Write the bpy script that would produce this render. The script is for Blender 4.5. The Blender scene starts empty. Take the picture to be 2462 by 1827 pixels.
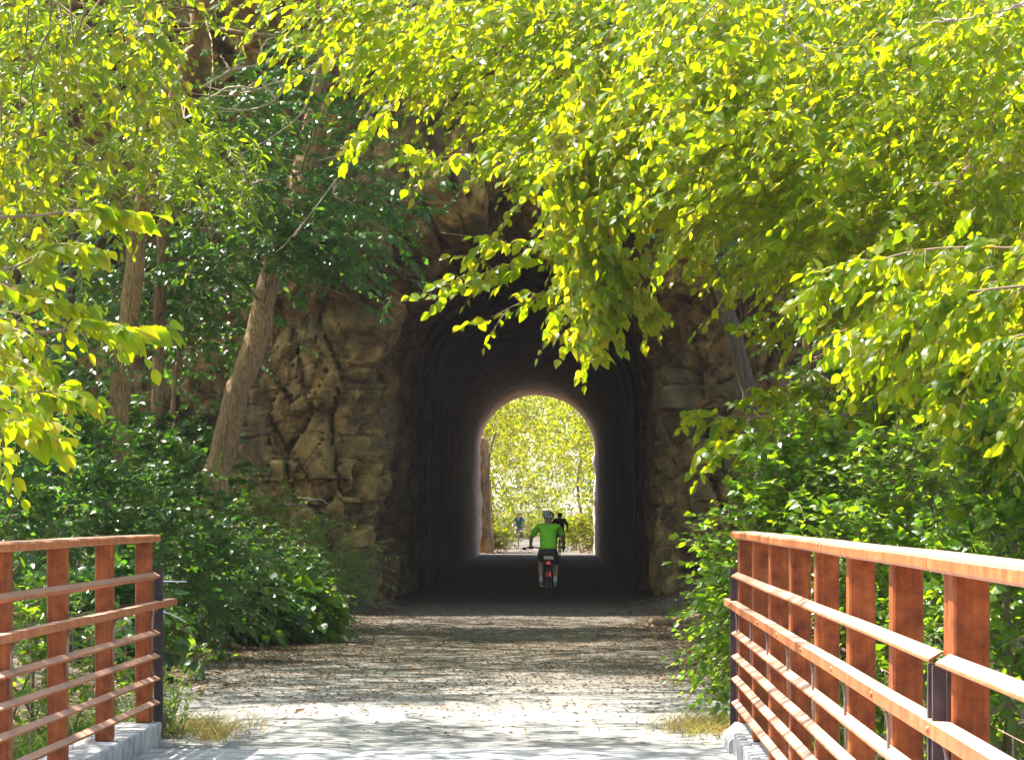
import bpy, math, random
import numpy as np
from mathutils import Vector, Matrix
R = np.random.default_rng(7)
random.seed(7)
SC = bpy.context.scene
COL = SC.collection
PI = math.pi
# ------------------------------------------------------------------ picture <-> place
F, CX, CY, EYE = 6012.0, 1190.0, 1115.0, 1.515
def at(px, py, d): return np.array(((px - CX) / F * d, d, EYE - (py - CY) / F * d))
SUN = np.array((-0.44, 0.27, 0.86)); SUN /= np.linalg.norm(SUN)
def nrm(a): return a / np.maximum(np.linalg.norm(a, axis=-1, keepdims=True), 1e-9)
def sstep(a, b, x):
    t = np.clip((x - a) / (b - a), 0, 1); return t * t * (3 - 2 * t)

# ------------------------------------------------------------------ noise in numpy
def _h(ix, iy, iz, k):
    with np.errstate(over='ignore'):
        h = (ix.astype(np.int64).astype(np.uint32) * np.uint32(374761393) + iy.astype(np.int64).astype(np.uint32) * np.uint32(668265263)
             + iz.astype(np.int64).astype(np.uint32) * np.uint32(2147483647) + np.uint32(k) * np.uint32(1274126177))
        h = (h ^ (h >> np.uint32(13))) * np.uint32(1274126177)
        h = (h ^ (h >> np.uint32(15))) * np.uint32(2246822519)
        h = h ^ (h >> np.uint32(16))
    return h.astype(np.float64) / 4294967295.0
def vnoise(p, k=0):
    i = np.floor(p); f = p - i; f = f * f * (3 - 2 * f)
    r = 0
    for dx in (0, 1):
        for dy in (0, 1):
            for dz in (0, 1):
                w = (f[..., 0] if dx else 1 - f[..., 0]) * (f[..., 1] if dy else 1 - f[..., 1]) * (f[..., 2] if dz else 1 - f[..., 2])
                r = r + w * _h(i[..., 0] + dx, i[..., 1] + dy, i[..., 2] + dz, k)
    return r
def fbm(p, o=4, k=0):
    a, s, t = 0.5, 0, 0
    for j in range(o):
        s = s + a * vnoise(p * 2 ** j, k + j); t += a; a *= .5
    return s / t - .5
def worley(p, k=0):
    i = np.floor(p); best = np.full(p.shape[:-1], 9.); sec = best.copy(); rnd = np.zeros(p.shape[:-1]); off = np.zeros(p.shape)
    for dx in (-1, 0, 1):
        for dy in (-1, 0, 1):
            for dz in (-1, 0, 1):
                cx, cy, cz = i[..., 0] + dx, i[..., 1] + dy, i[..., 2] + dz
                q = np.stack((cx + _h(cx, cy, cz, k + 1), cy + _h(cx, cy, cz, k + 2), cz + _h(cx, cy, cz, k + 3)), -1)
                d = np.linalg.norm(q - p, axis=-1); r = _h(cx, cy, cz, k + 4)
                m = d < best
                sec = np.where(m, best, np.minimum(sec, d)); rnd = np.where(m, r, rnd)
                off = np.where(m[..., None], p - q, off); best = np.where(m, d, best)
    return best, sec, rnd, off

# ------------------------------------------------------------------ mesh collecting
class MB:
    def __init__(s): s.v = []; s.f = []; s.n = 0
    def add(s, v, faces, mat=0, smooth=False):
        v = np.asarray(v, float).reshape(-1, 3)
        if not isinstance(faces, list) or (faces and not isinstance(faces[0], np.ndarray)):
            by = {}
            for f in faces: by.setdefault(len(f), []).append(f)
            faces = [np.array(x) for x in by.values()]
        for f in faces:
            if len(f): s.f.append((f + s.n, mat, smooth))
        s.v.append(v); s.n += len(v)
    def box(s, c, h, mat=0, rot=None, bev=0.0):
        sx, sy, sz = h
        if bev > 0:
            b = bev
            # chamfered box: 24 corner points
            pts = {}
            v = []
            for ix in (-1, 1):
                for iy in (-1, 1):
                    for iz in (-1, 1):
                        for ax in range(3):
                            q = [ix * (sx - b), iy * (sy - b), iz * (sz - b)]
                            q[ax] = (ix * sx, iy * sy, iz * sz)[ax]
                            pts[(ix, iy, iz, ax)] = len(v); v.append(q)
            f = []
            for ax in range(3):
                o = [a for a in range(3) if a != ax]
                for sg in (-1, 1):
                    q = []
                    for a, c2 in ((-1, -1), (1, -1), (1, 1), (-1, 1)):
                        k = [0, 0, 0]; k[ax] = sg; k[o[0]] = a; k[o[1]] = c2; q.append(pts[(*k, ax)])
                    f.append(q if (sg > 0) == (ax != 1) else q[::-1])
            for ax in range(3):
                o = [a for a in range(3) if a != ax]
                for a in (-1, 1):
                    for c2 in (-1, 1):
                        q = []
                        for e, fa in ((-1, o[0]), (1, o[0]), (1, o[1]), (-1, o[1])):
                            k = [0, 0, 0]; k[ax] = e; k[o[0]] = a; k[o[1]] = c2; q.append(pts[(*k, fa)])
                        f.append(q)
            for ix in (-1, 1):
                for iy in (-1, 1):
                    for iz in (-1, 1): f.append([pts[(ix, iy, iz, a)] for a in range(3)])
            v = np.array(v, float)
        else:
            v = np.array([(x * sx, y * sy, z * sz) for z in (-1, 1) for y in (-1, 1) for x in (-1, 1)], float)
            f = [[0, 2, 3, 1], [4, 5, 7, 6], [0, 1, 5, 4], [2, 6, 7, 3], [0, 4, 6, 2], [1, 3, 7, 5]]
        if rot is not None: v = v @ np.array(rot).T
        s.add(v + np.array(c), f, mat)
    def tube(s, pts, rad, sides=8, mat=0, smooth=True, caps=True):
        pts = np.asarray(pts, float); n = len(pts)
        rad = np.broadcast_to(np.asarray(rad, float), (n,)) if np.ndim(rad) else np.full(n, float(rad))
        t = np.zeros_like(pts); t[1:-1] = pts[2:] - pts[:-2]; t[0] = pts[1] - pts[0]; t[-1] = pts[-1] - pts[-2]; t = nrm(t)
        a = np.array((0, 0, 1.)) if abs(t[0, 2]) < .9 else np.array((1., 0, 0))
        u = nrm(np.cross(t[0], a)); rings = []
        ang = np.arange(sides) / sides * 2 * PI
        for i in range(n):
            u = nrm(u - t[i] * np.dot(u, t[i])); w = np.cross(t[i], u)
            rings.append(pts[i] + rad[i] * (np.cos(ang)[:, None] * u + np.sin(ang)[:, None] * w))
        v = np.concatenate(rings); f = []
        for i in range(n - 1):
            for j in range(sides):
                k = (j + 1) % sides; f.append((i * sides + j, i * sides + k, (i + 1) * sides + k, (i + 1) * sides + j))
        if caps: f.append(tuple(range(sides))[::-1]); f.append(tuple((n - 1) * sides + j for j in range(sides)))
        s.add(v, f, mat, smooth)
    def lathe(s, prof, c=(0, 0, 0), seg=20, axis='z', mat=0, smooth=True, M=None):
        v = []; n = len(prof)
        for r, h in prof:
            for j in range(seg):
                a = j / seg * 2 * PI; p = (r * math.cos(a), r * math.sin(a), h)
                if axis == 'x': p = (p[2], p[0], p[1])
                if axis == 'y': p = (p[0], p[2], p[1])
                v.append(p)
        v = np.array(v)
        if M is not None: v = v @ np.array(M).T
        f = [(i * seg + j, i * seg + (j + 1) % seg, (i + 1) * seg + (j + 1) % seg, (i + 1) * seg + j) for i in range(n - 1) for j in range(seg)]
        s.add(v + np.array(c), f, mat, smooth)
    def grid(s, P, mat=0, smooth=True, flip=False):
        a, b = P.shape[:2]; i = np.arange(a * b).reshape(a, b)
        f = np.stack((i[:-1, :-1], i[:-1, 1:], i[1:, 1:], i[1:, :-1]), -1).reshape(-1, 4)
        s.add(P.reshape(-1, 3), [f[:, ::-1].copy() if flip else f], mat, smooth)
    def build(s, name, mats, parent=None, loc=None):
        me = bpy.data.meshes.new(name); v = np.concatenate(s.v)
        if parent is not None and loc is None:
            q = parent; loc = np.zeros(3)
            while q is not None: loc = loc + np.array(q.location); q = q.parent
        if loc is not None: v = v - np.array(loc)
        me.vertices.add(len(v)); me.vertices.foreach_set('co', v.astype(np.float32).ravel())
        li = np.concatenate([f.ravel() for f, m, sm in s.f]).astype(np.int32)
        tot = np.concatenate([np.full(len(f), f.shape[1]) for f, m, sm in s.f]).astype(np.int32)
        mi = np.concatenate([np.full(len(f), m) for f, m, sm in s.f]).astype(np.int32)
        smo = np.concatenate([np.full(len(f), sm) for f, m, sm in s.f]).astype(bool)
        me.loops.add(len(li)); me.loops.foreach_set('vertex_index', li)
        me.polygons.add(len(tot)); st = np.concatenate(([0], np.cumsum(tot)[:-1])).astype(np.int32)
        me.polygons.foreach_set('loop_start', st)
        me.polygons.foreach_set('material_index', mi); me.polygons.foreach_set('use_smooth', smo)
        for m in (mats if isinstance(mats, (list, tuple)) else [mats]): me.materials.append(m)
        me.update(calc_edges=True)
        o = bpy.data.objects.new(name, me); COL.objects.link(o)
        if parent is not None: o.parent = parent
        elif loc is not None: o.location = loc
        return o
def thing(name, label, cat, loc=(0, 0, 0), group=None, rz=0):
    o = bpy.data.objects.new(name, None); COL.objects.link(o); o.location = loc; o.rotation_euler = (0, 0, rz)
    o.empty_display_size = .2
    return tag(o, label, cat, group)
def tag(o, label=None, cat=None, group=None, kind=None):
    if label: o['label'] = label
    if cat: o['category'] = cat
    if group: o['group'] = group
    if kind: o['kind'] = kind
    return o

# ------------------------------------------------------------------ materials
def mat(name):
    m = bpy.data.materials.new(name); m.use_nodes = True; nt = m.node_tree; nt.nodes.clear()
    o = nt.nodes.new('ShaderNodeOutputMaterial'); return m, nt, o
def N(nt, t, **kw):
    n = nt.nodes.new(t)
    for k, v in kw.items():
        if k.startswith('_'): setattr(n, k[1:], v)
        else: n.inputs[k.replace('__', ' ')].default_value = v
    return n
def ramp(nt, stops, src=None):
    n = nt.nodes.new('ShaderNodeValToRGB'); e = n.color_ramp.elements
    while len(e) < len(stops): e.new(.5)
    for x, (p, c) in zip(e, stops): x.position = p; x.color = (*c, 1) if len(c) == 3 else c
    if src: nt.links.new(src, n.inputs[0])
    return n
def simple(name, col, rough=.6, metal=0, var=.15, scale=6, bump=0.0, bscale=40, spec=.5):
    m, nt, o = mat(name); L = nt.links.new
    p = N(nt, 'ShaderNodeBsdfPrincipled', Roughness=rough, Metallic=metal); p.inputs['Specular IOR Level'].default_value = spec
    tc = nt.nodes.new('ShaderNodeTexCoord'); no = N(nt, 'ShaderNodeTexNoise', Scale=scale, Detail=5.); L(tc.outputs['Object'], no.inputs['Vector'])
    a = tuple(max(0, c * (1 - var)) for c in col); b = tuple(min(1, c * (1 + var)) for c in col)
    r = ramp(nt, [(.3, a), (.7, b)], no.outputs['Fac']); L(r.outputs[0], p.inputs['Base Color'])
    if bump:
        n2 = N(nt, 'ShaderNodeTexNoise', Scale=bscale, Detail=4.); L(tc.outputs['Object'], n2.inputs['Vector'])
        bu = N(nt, 'ShaderNodeBump', Strength=bump, Distance=.02); L(n2.outputs['Fac'], bu.inputs['Height']); L(bu.outputs[0], p.inputs['Normal'])
    L(p.outputs[0], o.inputs[0]); return m
def leaf_mat(name, cols, trans, tf=.5, rough=.35, spec=.5):
    m, nt, o = mat(name); L = nt.links.new
    g = nt.nodes.new('ShaderNodeNewGeometry')
    k = len(cols); st = [i / max(1, k - 1) for i in range(k)]
    r1 = ramp(nt, list(zip(st, cols)), g.outputs['Random Per Island']); r2 = ramp(nt, list(zip(st, trans)), g.outputs['Random Per Island'])
    p = N(nt, 'ShaderNodeBsdfPrincipled', Roughness=rough); p.inputs['Specular IOR Level'].default_value = spec
    t = nt.nodes.new('ShaderNodeBsdfTranslucent'); L(r1.outputs[0], p.inputs['Base Color']); L(r2.outputs[0], t.inputs['Color'])
    mx = N(nt, 'ShaderNodeMixShader', Fac=tf); L(p.outputs[0], mx.inputs[1]); L(t.outputs[0], mx.inputs[2]); L(mx.outputs[0], o.inputs[0])
    return m
M = {}
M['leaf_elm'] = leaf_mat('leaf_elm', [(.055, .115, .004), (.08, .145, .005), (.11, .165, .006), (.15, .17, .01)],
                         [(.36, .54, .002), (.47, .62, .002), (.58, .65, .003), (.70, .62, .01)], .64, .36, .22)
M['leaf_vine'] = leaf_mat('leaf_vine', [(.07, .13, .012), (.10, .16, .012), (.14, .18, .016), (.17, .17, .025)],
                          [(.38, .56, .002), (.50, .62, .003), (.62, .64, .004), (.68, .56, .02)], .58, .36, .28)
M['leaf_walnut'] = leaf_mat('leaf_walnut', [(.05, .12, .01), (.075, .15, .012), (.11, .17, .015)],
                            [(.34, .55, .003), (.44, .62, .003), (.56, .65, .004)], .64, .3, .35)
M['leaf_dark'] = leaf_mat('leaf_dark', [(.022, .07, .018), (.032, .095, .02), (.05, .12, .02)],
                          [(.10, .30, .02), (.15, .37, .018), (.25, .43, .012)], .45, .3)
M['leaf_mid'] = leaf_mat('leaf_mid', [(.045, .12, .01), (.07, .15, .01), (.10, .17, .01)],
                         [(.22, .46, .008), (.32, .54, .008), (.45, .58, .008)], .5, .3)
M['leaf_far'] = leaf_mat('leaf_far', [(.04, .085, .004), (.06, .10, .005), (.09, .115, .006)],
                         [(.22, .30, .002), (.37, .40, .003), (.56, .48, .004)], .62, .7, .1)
M['leaf_dead'] = leaf_mat('leaf_dead', [(.05, .03, .018), (.10, .055, .025), (.16, .085, .03), (.22, .13, .03)],
                          [(.1, .05, .02), (.16, .09, .03), (.2, .1, .03), (.3, .17, .03)], .2, .6)
M['grass_dry'] = leaf_mat('grass_dry', [(.24, .17, .05), (.34, .24, .07), (.20, .22, .04)], [(.4, .27, .06), (.5, .35, .08), (.3, .36, .05)], .4, .6)
M['grass_green'] = leaf_mat('grass_green', [(.05, .11, .02), (.09, .16, .025), (.13, .17, .03)], [(.2, .4, .03), (.3, .48, .03), (.4, .5, .04)], .4, .5)

def bark(name, a, b, sc=1.0):
    m, nt, o = mat(name); L = nt.links.new
    tc = nt.nodes.new('ShaderNodeTexCoord'); mp = N(nt, 'ShaderNodeMapping'); mp.inputs['Scale'].default_value = (14 * sc, 14 * sc, 1.6 * sc)
    L(tc.outputs['Object'], mp.inputs['Vector'])
    n1 = N(nt, 'ShaderNodeTexNoise', Scale=2., Detail=6., Roughness=.65, Distortion=.6); L(mp.outputs[0], n1.inputs['Vector'])
    n2 = N(nt, 'ShaderNodeTexNoise', Scale=1.3, Detail=3.); L(tc.outputs['Object'], n2.inputs['Vector'])
    r = ramp(nt, [(.36, tuple(.35 * x for x in a)), (.5, a), (.68, b)], n1.outputs['Fac'])
    mx = nt.nodes.new('ShaderNodeMixRGB'); mx.blend_type = 'MULTIPLY'; mx.inputs[0].default_value = .6
    r2 = ramp(nt, [(.3, (.6, .6, .55)), (.7, (1.2, 1.15, 1.0))], n2.outputs['Fac']); L(r.outputs[0], mx.inputs[1]); L(r2.outputs[0], mx.inputs[2])
    p = N(nt, 'ShaderNodeBsdfPrincipled', Roughness=.85); L(mx.outputs[0], p.inputs['Base Color'])
    bu = N(nt, 'ShaderNodeBump', Strength=1., Distance=.03); L(n1.outputs['Fac'], bu.inputs['Height']); L(bu.outputs[0], p.inputs['Normal'])
    L(p.outputs[0], o.inputs[0]); return m
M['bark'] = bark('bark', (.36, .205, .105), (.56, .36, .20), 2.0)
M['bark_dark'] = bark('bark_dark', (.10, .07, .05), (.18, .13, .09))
M['twig'] = simple('twig', (.22, .15, .08), .8, var=.3)
M['dead_twig'] = simple('dead_twig', (.42, .33, .26), .75, var=.25)

def rock_mat():
    m, nt, o = mat('rock'); L = nt.links.new
    tc = nt.nodes.new('ShaderNodeTexCoord')
    mp = N(nt, 'ShaderNodeMapping'); mp.inputs['Scale'].default_value = (1.3, 1, .95); L(tc.outputs['Object'], mp.inputs['Vector'])
    n0 = N(nt, 'ShaderNodeTexNoise', Scale=.42, Detail=4., Distortion=.5); L(mp.outputs[0], n0.inputs['Vector'])
    n1 = N(nt, 'ShaderNodeTexNoise', Scale=2.6, Detail=9., Roughness=.68); L(mp.outputs[0], n1.inputs['Vector'])
    r0 = ramp(nt, [(.32, (.095, .056, .024)), (.44, (.205, .12, .04)), (.56, (.38, .235, .075)), (.7, (.15, .105, .055))], n0.outputs['Fac'])
    r1 = ramp(nt, [(.34, (.28, .25, .23)), (.5, (.95, .93, .9)), (.66, (1.8, 1.72, 1.55))], n1.outputs['Fac'])
    mx = nt.nodes.new('ShaderNodeMixRGB'); mx.blend_type = 'MULTIPLY'; mx.inputs[0].default_value = 1.
    L(r0.outputs[0], mx.inputs[1]); L(r1.outputs[0], mx.inputs[2])
    vo = N(nt, 'ShaderNodeTexVoronoi', Scale=2.2); vo.feature = 'DISTANCE_TO_EDGE'
    dn = N(nt, 'ShaderNodeTexNoise', Scale=3., Detail=3.); L(mp.outputs[0], dn.inputs['Vector'])
    ad = nt.nodes.new('ShaderNodeMixRGB'); ad.inputs[0].default_value = .18; L(mp.outputs[0], ad.inputs[1]); L(dn.outputs['Color'], ad.inputs[2]); L(ad.outputs[0], vo.inputs['Vector'])
    rv = ramp(nt, [(0, (.45, .42, .4)), (.03, (1, 1, 1))], vo.outputs['Distance'])
    m2 = nt.nodes.new('ShaderNodeMixRGB'); m2.blend_type = 'MULTIPLY'; m2.inputs[0].default_value = .3; L(mx.outputs[0], m2.inputs[1]); L(rv.outputs[0], m2.inputs[2])
    # moss and pale lichen
    n3 = N(nt, 'ShaderNodeTexNoise', Scale=.8, Detail=6., Roughness=.7); L(tc.outputs['Object'], n3.inputs['Vector'])
    rm = ramp(nt, [(.52, (0, 0, 0)), (.66, (.65, .65, .65))], n3.outputs['Fac'])
    m3 = nt.nodes.new('ShaderNodeMixRGB'); L(rm.outputs[0], m3.inputs[0]); L(m2.outputs[0], m3.inputs[1]); m3.inputs[2].default_value = (.10, .10, .035, 1)
    p = N(nt, 'ShaderNodeBsdfPrincipled', Roughness=.9); L(m3.outputs[0], p.inputs['Base Color'])
    b1 = N(nt, 'ShaderNodeBump', Strength=1., Distance=.10); L(n1.outputs['Fac'], b1.inputs['Height'])
    b2 = N(nt, 'ShaderNodeBump', Strength=.35, Distance=.04); L(rv.outputs[0], b2.inputs['Height']); L(b1.outputs[0], b2.inputs['Normal'])
    L(b2.outputs[0], p.inputs['Normal']); L(p.outputs[0], o.inputs[0]); return m
M['rock'] = rock_mat()
def lining_mat():
    m, nt, o = mat('lining'); L = nt.links.new
    tc = nt.nodes.new('ShaderNodeTexCoord')
    n0 = N(nt, 'ShaderNodeTexNoise', Scale=.9, Detail=7., Roughness=.7); L(tc.outputs['Object'], n0.inputs['Vector'])
    br_ = nt.nodes.new('ShaderNodeTexWave'); br_.bands_direction = 'Y'; br_.inputs['Scale'].default_value = .55; br_.inputs['Distortion'].default_value = 1.2; br_.inputs['Detail'].default_value = 3.; L(tc.outputs['Object'], br_.inputs['Vector'])
    mp = N(nt, 'ShaderNodeMapping'); mp.inputs['Scale'].default_value = (3, 3, .4); L(tc.outputs['Object'], mp.inputs['Vector'])
    n1 = N(nt, 'ShaderNodeTexNoise', Scale=1., Detail=6.); L(mp.outputs[0], n1.inputs['Vector'])
    r0 = ramp(nt, [(.3, (.42, .32, .26)), (.55, (.62, .50, .42)), (.75, (.75, .64, .55))], n0.outputs['Fac'])
    r1 = ramp(nt, [(.02, (.6, .57, .55)), (.12, (1, 1, 1))], br_.outputs['Fac']); r2 = ramp(nt, [(.35, (.6, .58, .56)), (.6, (1.1, 1.1, 1.1))], n1.outputs['Fac'])
    a = nt.nodes.new('ShaderNodeMixRGB'); a.blend_type = 'MULTIPLY'; a.inputs[0].default_value = .8; L(r0.outputs[0], a.inputs[1]); L(r1.outputs[0], a.inputs[2])
    b = nt.nodes.new('ShaderNodeMixRGB'); b.blend_type = 'MULTIPLY'; b.inputs[0].default_value = .9; L(a.outputs[0], b.inputs[1]); L(r2.outputs[0], b.inputs[2])
    p = N(nt, 'ShaderNodeBsdfPrincipled', Roughness=.85); L(b.outputs[0], p.inputs['Base Color'])
    bu = N(nt, 'ShaderNodeBump', Strength=.8, Distance=.05); L(n0.outputs['Fac'], bu.inputs['Height']); L(bu.outputs[0], p.inputs['Normal']); L(p.outputs[0], o.inputs[0]); return m
M['lining'] = lining_mat()
def gravel_mat():
    m, nt, o = mat('gravel'); L = nt.links.new
    tc = nt.nodes.new('ShaderNodeTexCoord')
    n1 = N(nt, 'ShaderNodeTexNoise', Scale=60., Detail=4., Roughness=.8); L(tc.outputs['Object'], n1.inputs['Vector'])
    n2 = N(nt, 'ShaderNodeTexNoise', Scale=.9, Detail=6., Roughness=.65); L(tc.outputs['Object'], n2.inputs['Vector'])
    r1 = ramp(nt, [(.3, (.13, .126, .125)), (.5, (.26, .254, .25)), (.7, (.40, .395, .39))], n1.outputs['Fac'])
    r2 = ramp(nt, [(.35, (.74, .72, .68)), (.65, (1.05, 1.04, 1.02))], n2.outputs['Fac'])
    mx = nt.nodes.new('ShaderNodeMixRGB'); mx.blend_type = 'MULTIPLY'; mx.inputs[0].default_value = 1.; L(r1.outputs[0], mx.inputs[1]); L(r2.outputs[0], mx.inputs[2])
    # humus stain under the trees, its colour deepened to paint in more shade
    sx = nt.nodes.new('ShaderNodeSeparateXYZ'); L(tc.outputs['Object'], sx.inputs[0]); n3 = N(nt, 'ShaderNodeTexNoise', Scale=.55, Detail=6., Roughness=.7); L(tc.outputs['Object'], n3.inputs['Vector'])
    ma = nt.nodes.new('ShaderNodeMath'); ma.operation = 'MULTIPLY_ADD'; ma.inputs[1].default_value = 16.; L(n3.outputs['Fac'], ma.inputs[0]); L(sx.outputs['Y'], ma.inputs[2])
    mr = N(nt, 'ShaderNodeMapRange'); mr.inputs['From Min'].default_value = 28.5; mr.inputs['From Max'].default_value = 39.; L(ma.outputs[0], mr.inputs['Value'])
    hu_shade = nt.nodes.new('ShaderNodeMixRGB'); hu_shade.blend_type = 'MULTIPLY'; L(mr.outputs[0], hu_shade.inputs[0]); L(mx.outputs[0], hu_shade.inputs[1]); hu_shade.inputs[2].default_value = (.46, .385, .29, 1); mx = hu_shade
    p = N(nt, 'ShaderNodeBsdfPrincipled', Roughness=.9); L(mx.outputs[0], p.inputs['Base Color'])
    b = N(nt, 'ShaderNodeBump', Strength=.8, Distance=.02); L(n1.outputs['Fac'], b.inputs['Height']); L(b.outputs[0], p.inputs['Normal'])
    L(p.outputs[0], o.inputs[0]); return m
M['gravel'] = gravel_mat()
M['soil'] = simple('soil', (.12, .085, .055), .95, var=.5, scale=3, bump=.8, bscale=25)
def rust_mat(name, a, b, c, rough=.55, top_glare=0):
    m, nt, o = mat(name); L = nt.links.new
    tc = nt.nodes.new('ShaderNodeTexCoord')
    n1 = N(nt, 'ShaderNodeTexNoise', Scale=9., Detail=8., Roughness=.7); L(tc.outputs['Object'], n1.inputs['Vector'])
    mp = N(nt, 'ShaderNodeMapping'); mp.inputs['Scale'].default_value = (50, 50, 3); L(tc.outputs['Object'], mp.inputs['Vector'])
    n2 = N(nt, 'ShaderNodeTexNoise', Scale=1., Detail=4.); L(mp.outputs[0], n2.inputs['Vector'])
    r = ramp(nt, [(.3, a), (.5, b), (.72, c)], n1.outputs['Fac'])
    r2 = ramp(nt, [(.36, (.72, .68, .65)), (.64, (1.12, 1.12, 1.12))], n2.outputs['Fac'])
    mx = nt.nodes.new('ShaderNodeMixRGB'); mx.blend_type = 'MULTIPLY'; mx.inputs[0].default_value = .8; L(r.outputs[0], mx.inputs[1]); L(r2.outputs[0], mx.inputs[2])
    if top_glare:   # pale sun glare painted into the colour of faces that look up
        ge = nt.nodes.new('ShaderNodeNewGeometry'); sx = nt.nodes.new('ShaderNodeSeparateXYZ'); L(ge.outputs['Normal'], sx.inputs[0])
        rd = ramp(nt, [(.55, (0, 0, 0)), (.95, (top_glare, top_glare, top_glare))], sx.outputs['Z']); md = nt.nodes.new('ShaderNodeMixRGB'); L(rd.outputs[0], md.inputs[0]); L(mx.outputs[0], md.inputs[1]); md.inputs[2].default_value = (.62, .5, .42, 1); mx = md
    n3 = N(nt, 'ShaderNodeTexNoise', Scale=140., Detail=2.); L(tc.outputs['Object'], n3.inputs['Vector'])
    p = N(nt, 'ShaderNodeBsdfPrincipled', Roughness=rough); L(mx.outputs[0], p.inputs['Base Color']); p.inputs['Specular IOR Level'].default_value = .22
    bu = N(nt, 'ShaderNodeBump', Strength=.25, Distance=.004); L(n3.outputs['Fac'], bu.inputs['Height']); L(bu.outputs[0], p.inputs['Normal'])
    L(p.outputs[0], o.inputs[0]); return m
M['rust'] = rust_mat('rust', (.11, .026, .006), (.26, .066, .014), (.42, .125, .028))
M['rust_rail'] = rust_mat('rust_rail', (.24, .066, .022), (.39, .125, .042), (.53, .20, .07), .5, .42)
M['dark_steel'] = simple('dark_steel', (.05, .03, .03), .5, var=.4, scale=20)
M['concrete'] = simple('concrete', (.36, .35, .34), .85, var=.45, scale=7, bump=.5)
M['white_plastic'] = simple('white_plastic', (.8, .8, .82), .4, var=.03)
M['wire'] = simple('wire', (.22, .14, .10), .5, var=.3)
M['skin'] = simple('skin', (.55, .33, .24), .55, var=.06)
M['green_jersey'] = simple('green_jersey', (.32, .92, .03), .8, var=.08)
M['teal_jersey'] = simple('teal_jersey', (.006, .12, .15), .8, var=.08)
M['dark_shirt'] = simple('dark_shirt', (.06, .06, .055), .85, var=.1)
M['dark_cloth'] = simple('dark_cloth', (.045, .04, .055), .85, var=.15)
M['grey_cloth'] = simple('grey_cloth', (.07, .065, .06), .85, var=.15)
M['white_cloth'] = simple('white_cloth', (.75, .75, .75), .85, var=.05)
M['grey_shoe'] = simple('grey_shoe', (.18, .17, .18), .7, var=.2)
M['black'] = simple('black', (.018, .018, .02), .45, var=.2)
M['tyre'] = simple('tyre', (.03, .028, .03), .8, var=.2)
M['metal'] = simple('metal', (.5, .5, .52), .3, metal=1, var=.05)
M['frame_red'] = simple('frame_red', (.10, .02, .035), .35, var=.1)
M['red_lens'] = simple('red_lens', (.75, .03, .02), .25, var=.05)
for n_ in M['red_lens'].node_tree.nodes:
    if n_.type == 'BSDF_PRINCIPLED': n_.inputs['Emission Color'].default_value = (1, .03, .015, 1); n_.inputs['Emission Strength'].default_value = .22
M['amber'] = simple('amber', (.9, .45, .02), .3, var=.05)
M['cream'] = simple('cream', (.75, .66, .5), .6, var=.05)
M['hair'] = simple('hair', (.05, .035, .03), .7, var=.2)
M['mauve'] = simple('mauve', (.33, .14, .19), .8, var=.15)
M['web'] = simple('web', (.85, .85, .85), .6, var=.02)
M['sign_white'] = simple('sign_white', (.6, .58, .5), .6, var=.1)
def helmet_mat():
    m, nt, o = mat('helmet_shell'); L = nt.links.new
    tc = nt.nodes.new('ShaderNodeTexCoord'); mp = N(nt, 'ShaderNodeMapping'); mp.inputs['Scale'].default_value = (26, 9, 14); L(tc.outputs['Object'], mp.inputs['Vector'])
    v = N(nt, 'ShaderNodeTexVoronoi', Scale=1.); L(mp.outputs[0], v.inputs['Vector'])
    r = ramp(nt, [(.5, (.85, .85, .87)), (.56, (.03, .03, .035))], v.outputs['Distance'])
    p = N(nt, 'ShaderNodeBsdfPrincipled', Roughness=.35); L(r.outputs[0], p.inputs['Base Color']); L(p.outputs[0], o.inputs[0]); return m
M['helmet'] = helmet_mat()

# ------------------------------------------------------------------ terrain
def path_z(y): return -.215 * sstep(18, 46, y)
def height(x, y):
    x = np.asarray(x, float); y = np.asarray(y, float)
    p = np.stack((x, y, x * 0), -1)
    b = path_z(y)
    near = 1 - sstep(52, 56, y); far = sstep(115, 120, y)
    tl = np.maximum(0, -3.7 - x); tr = np.maximum(0, x - 2.2)
    rise = (np.minimum(tl * .22, 4) + np.minimum(tr * .30, 5)) * near + (np.minimum(np.maximum(0, -2.6 - x) * .2, 5) + np.minimum(np.maximum(0, x - 2.2) * .2, 5)) * far
    nz = (fbm(p * .7, 4, 3) * .22) * np.clip((tl + tr) * 1.2, 0, 1)
    tal = sstep(44, 51, y) * near * (np.clip(np.maximum(-2.9 - x, x - 1.6), 0, 1.4)) * .35
    z = b + rise + nz + tal
    rav = 1 - sstep(13.5, 17.62, y)
    lat = np.clip(np.maximum(-2.75 - x, x - 1.35) * 1.0, 0, 1) * (1 - sstep(17.5, 22, y))
    z = z - rav * 3.0 - lat * .25 * (1 - rav)
    return z
def ground_z(x, y): return float(height(np.array([x]), np.array([y]))[0])
xs = np.unique(np.concatenate((np.linspace(-900, -60, 8), np.linspace(-60, -14, 24), np.linspace(-14, 14, 113), np.linspace(14, 60, 24), np.linspace(60, 900, 8))))
ys = np.unique(np.concatenate((np.linspace(-400, -20, 6), np.linspace(-20, 12, 17), np.linspace(12, 56, 133), np.linspace(56, 116, 16), np.linspace(116, 330, 60), np.linspace(330, 1500, 8))))
X, Y = np.meshgrid(xs, ys)
g = MB(); g.grid(np.stack((X, Y, height(X, Y)), -1)); tag(g.build('ground', M['soil']), kind='structure')
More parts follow.
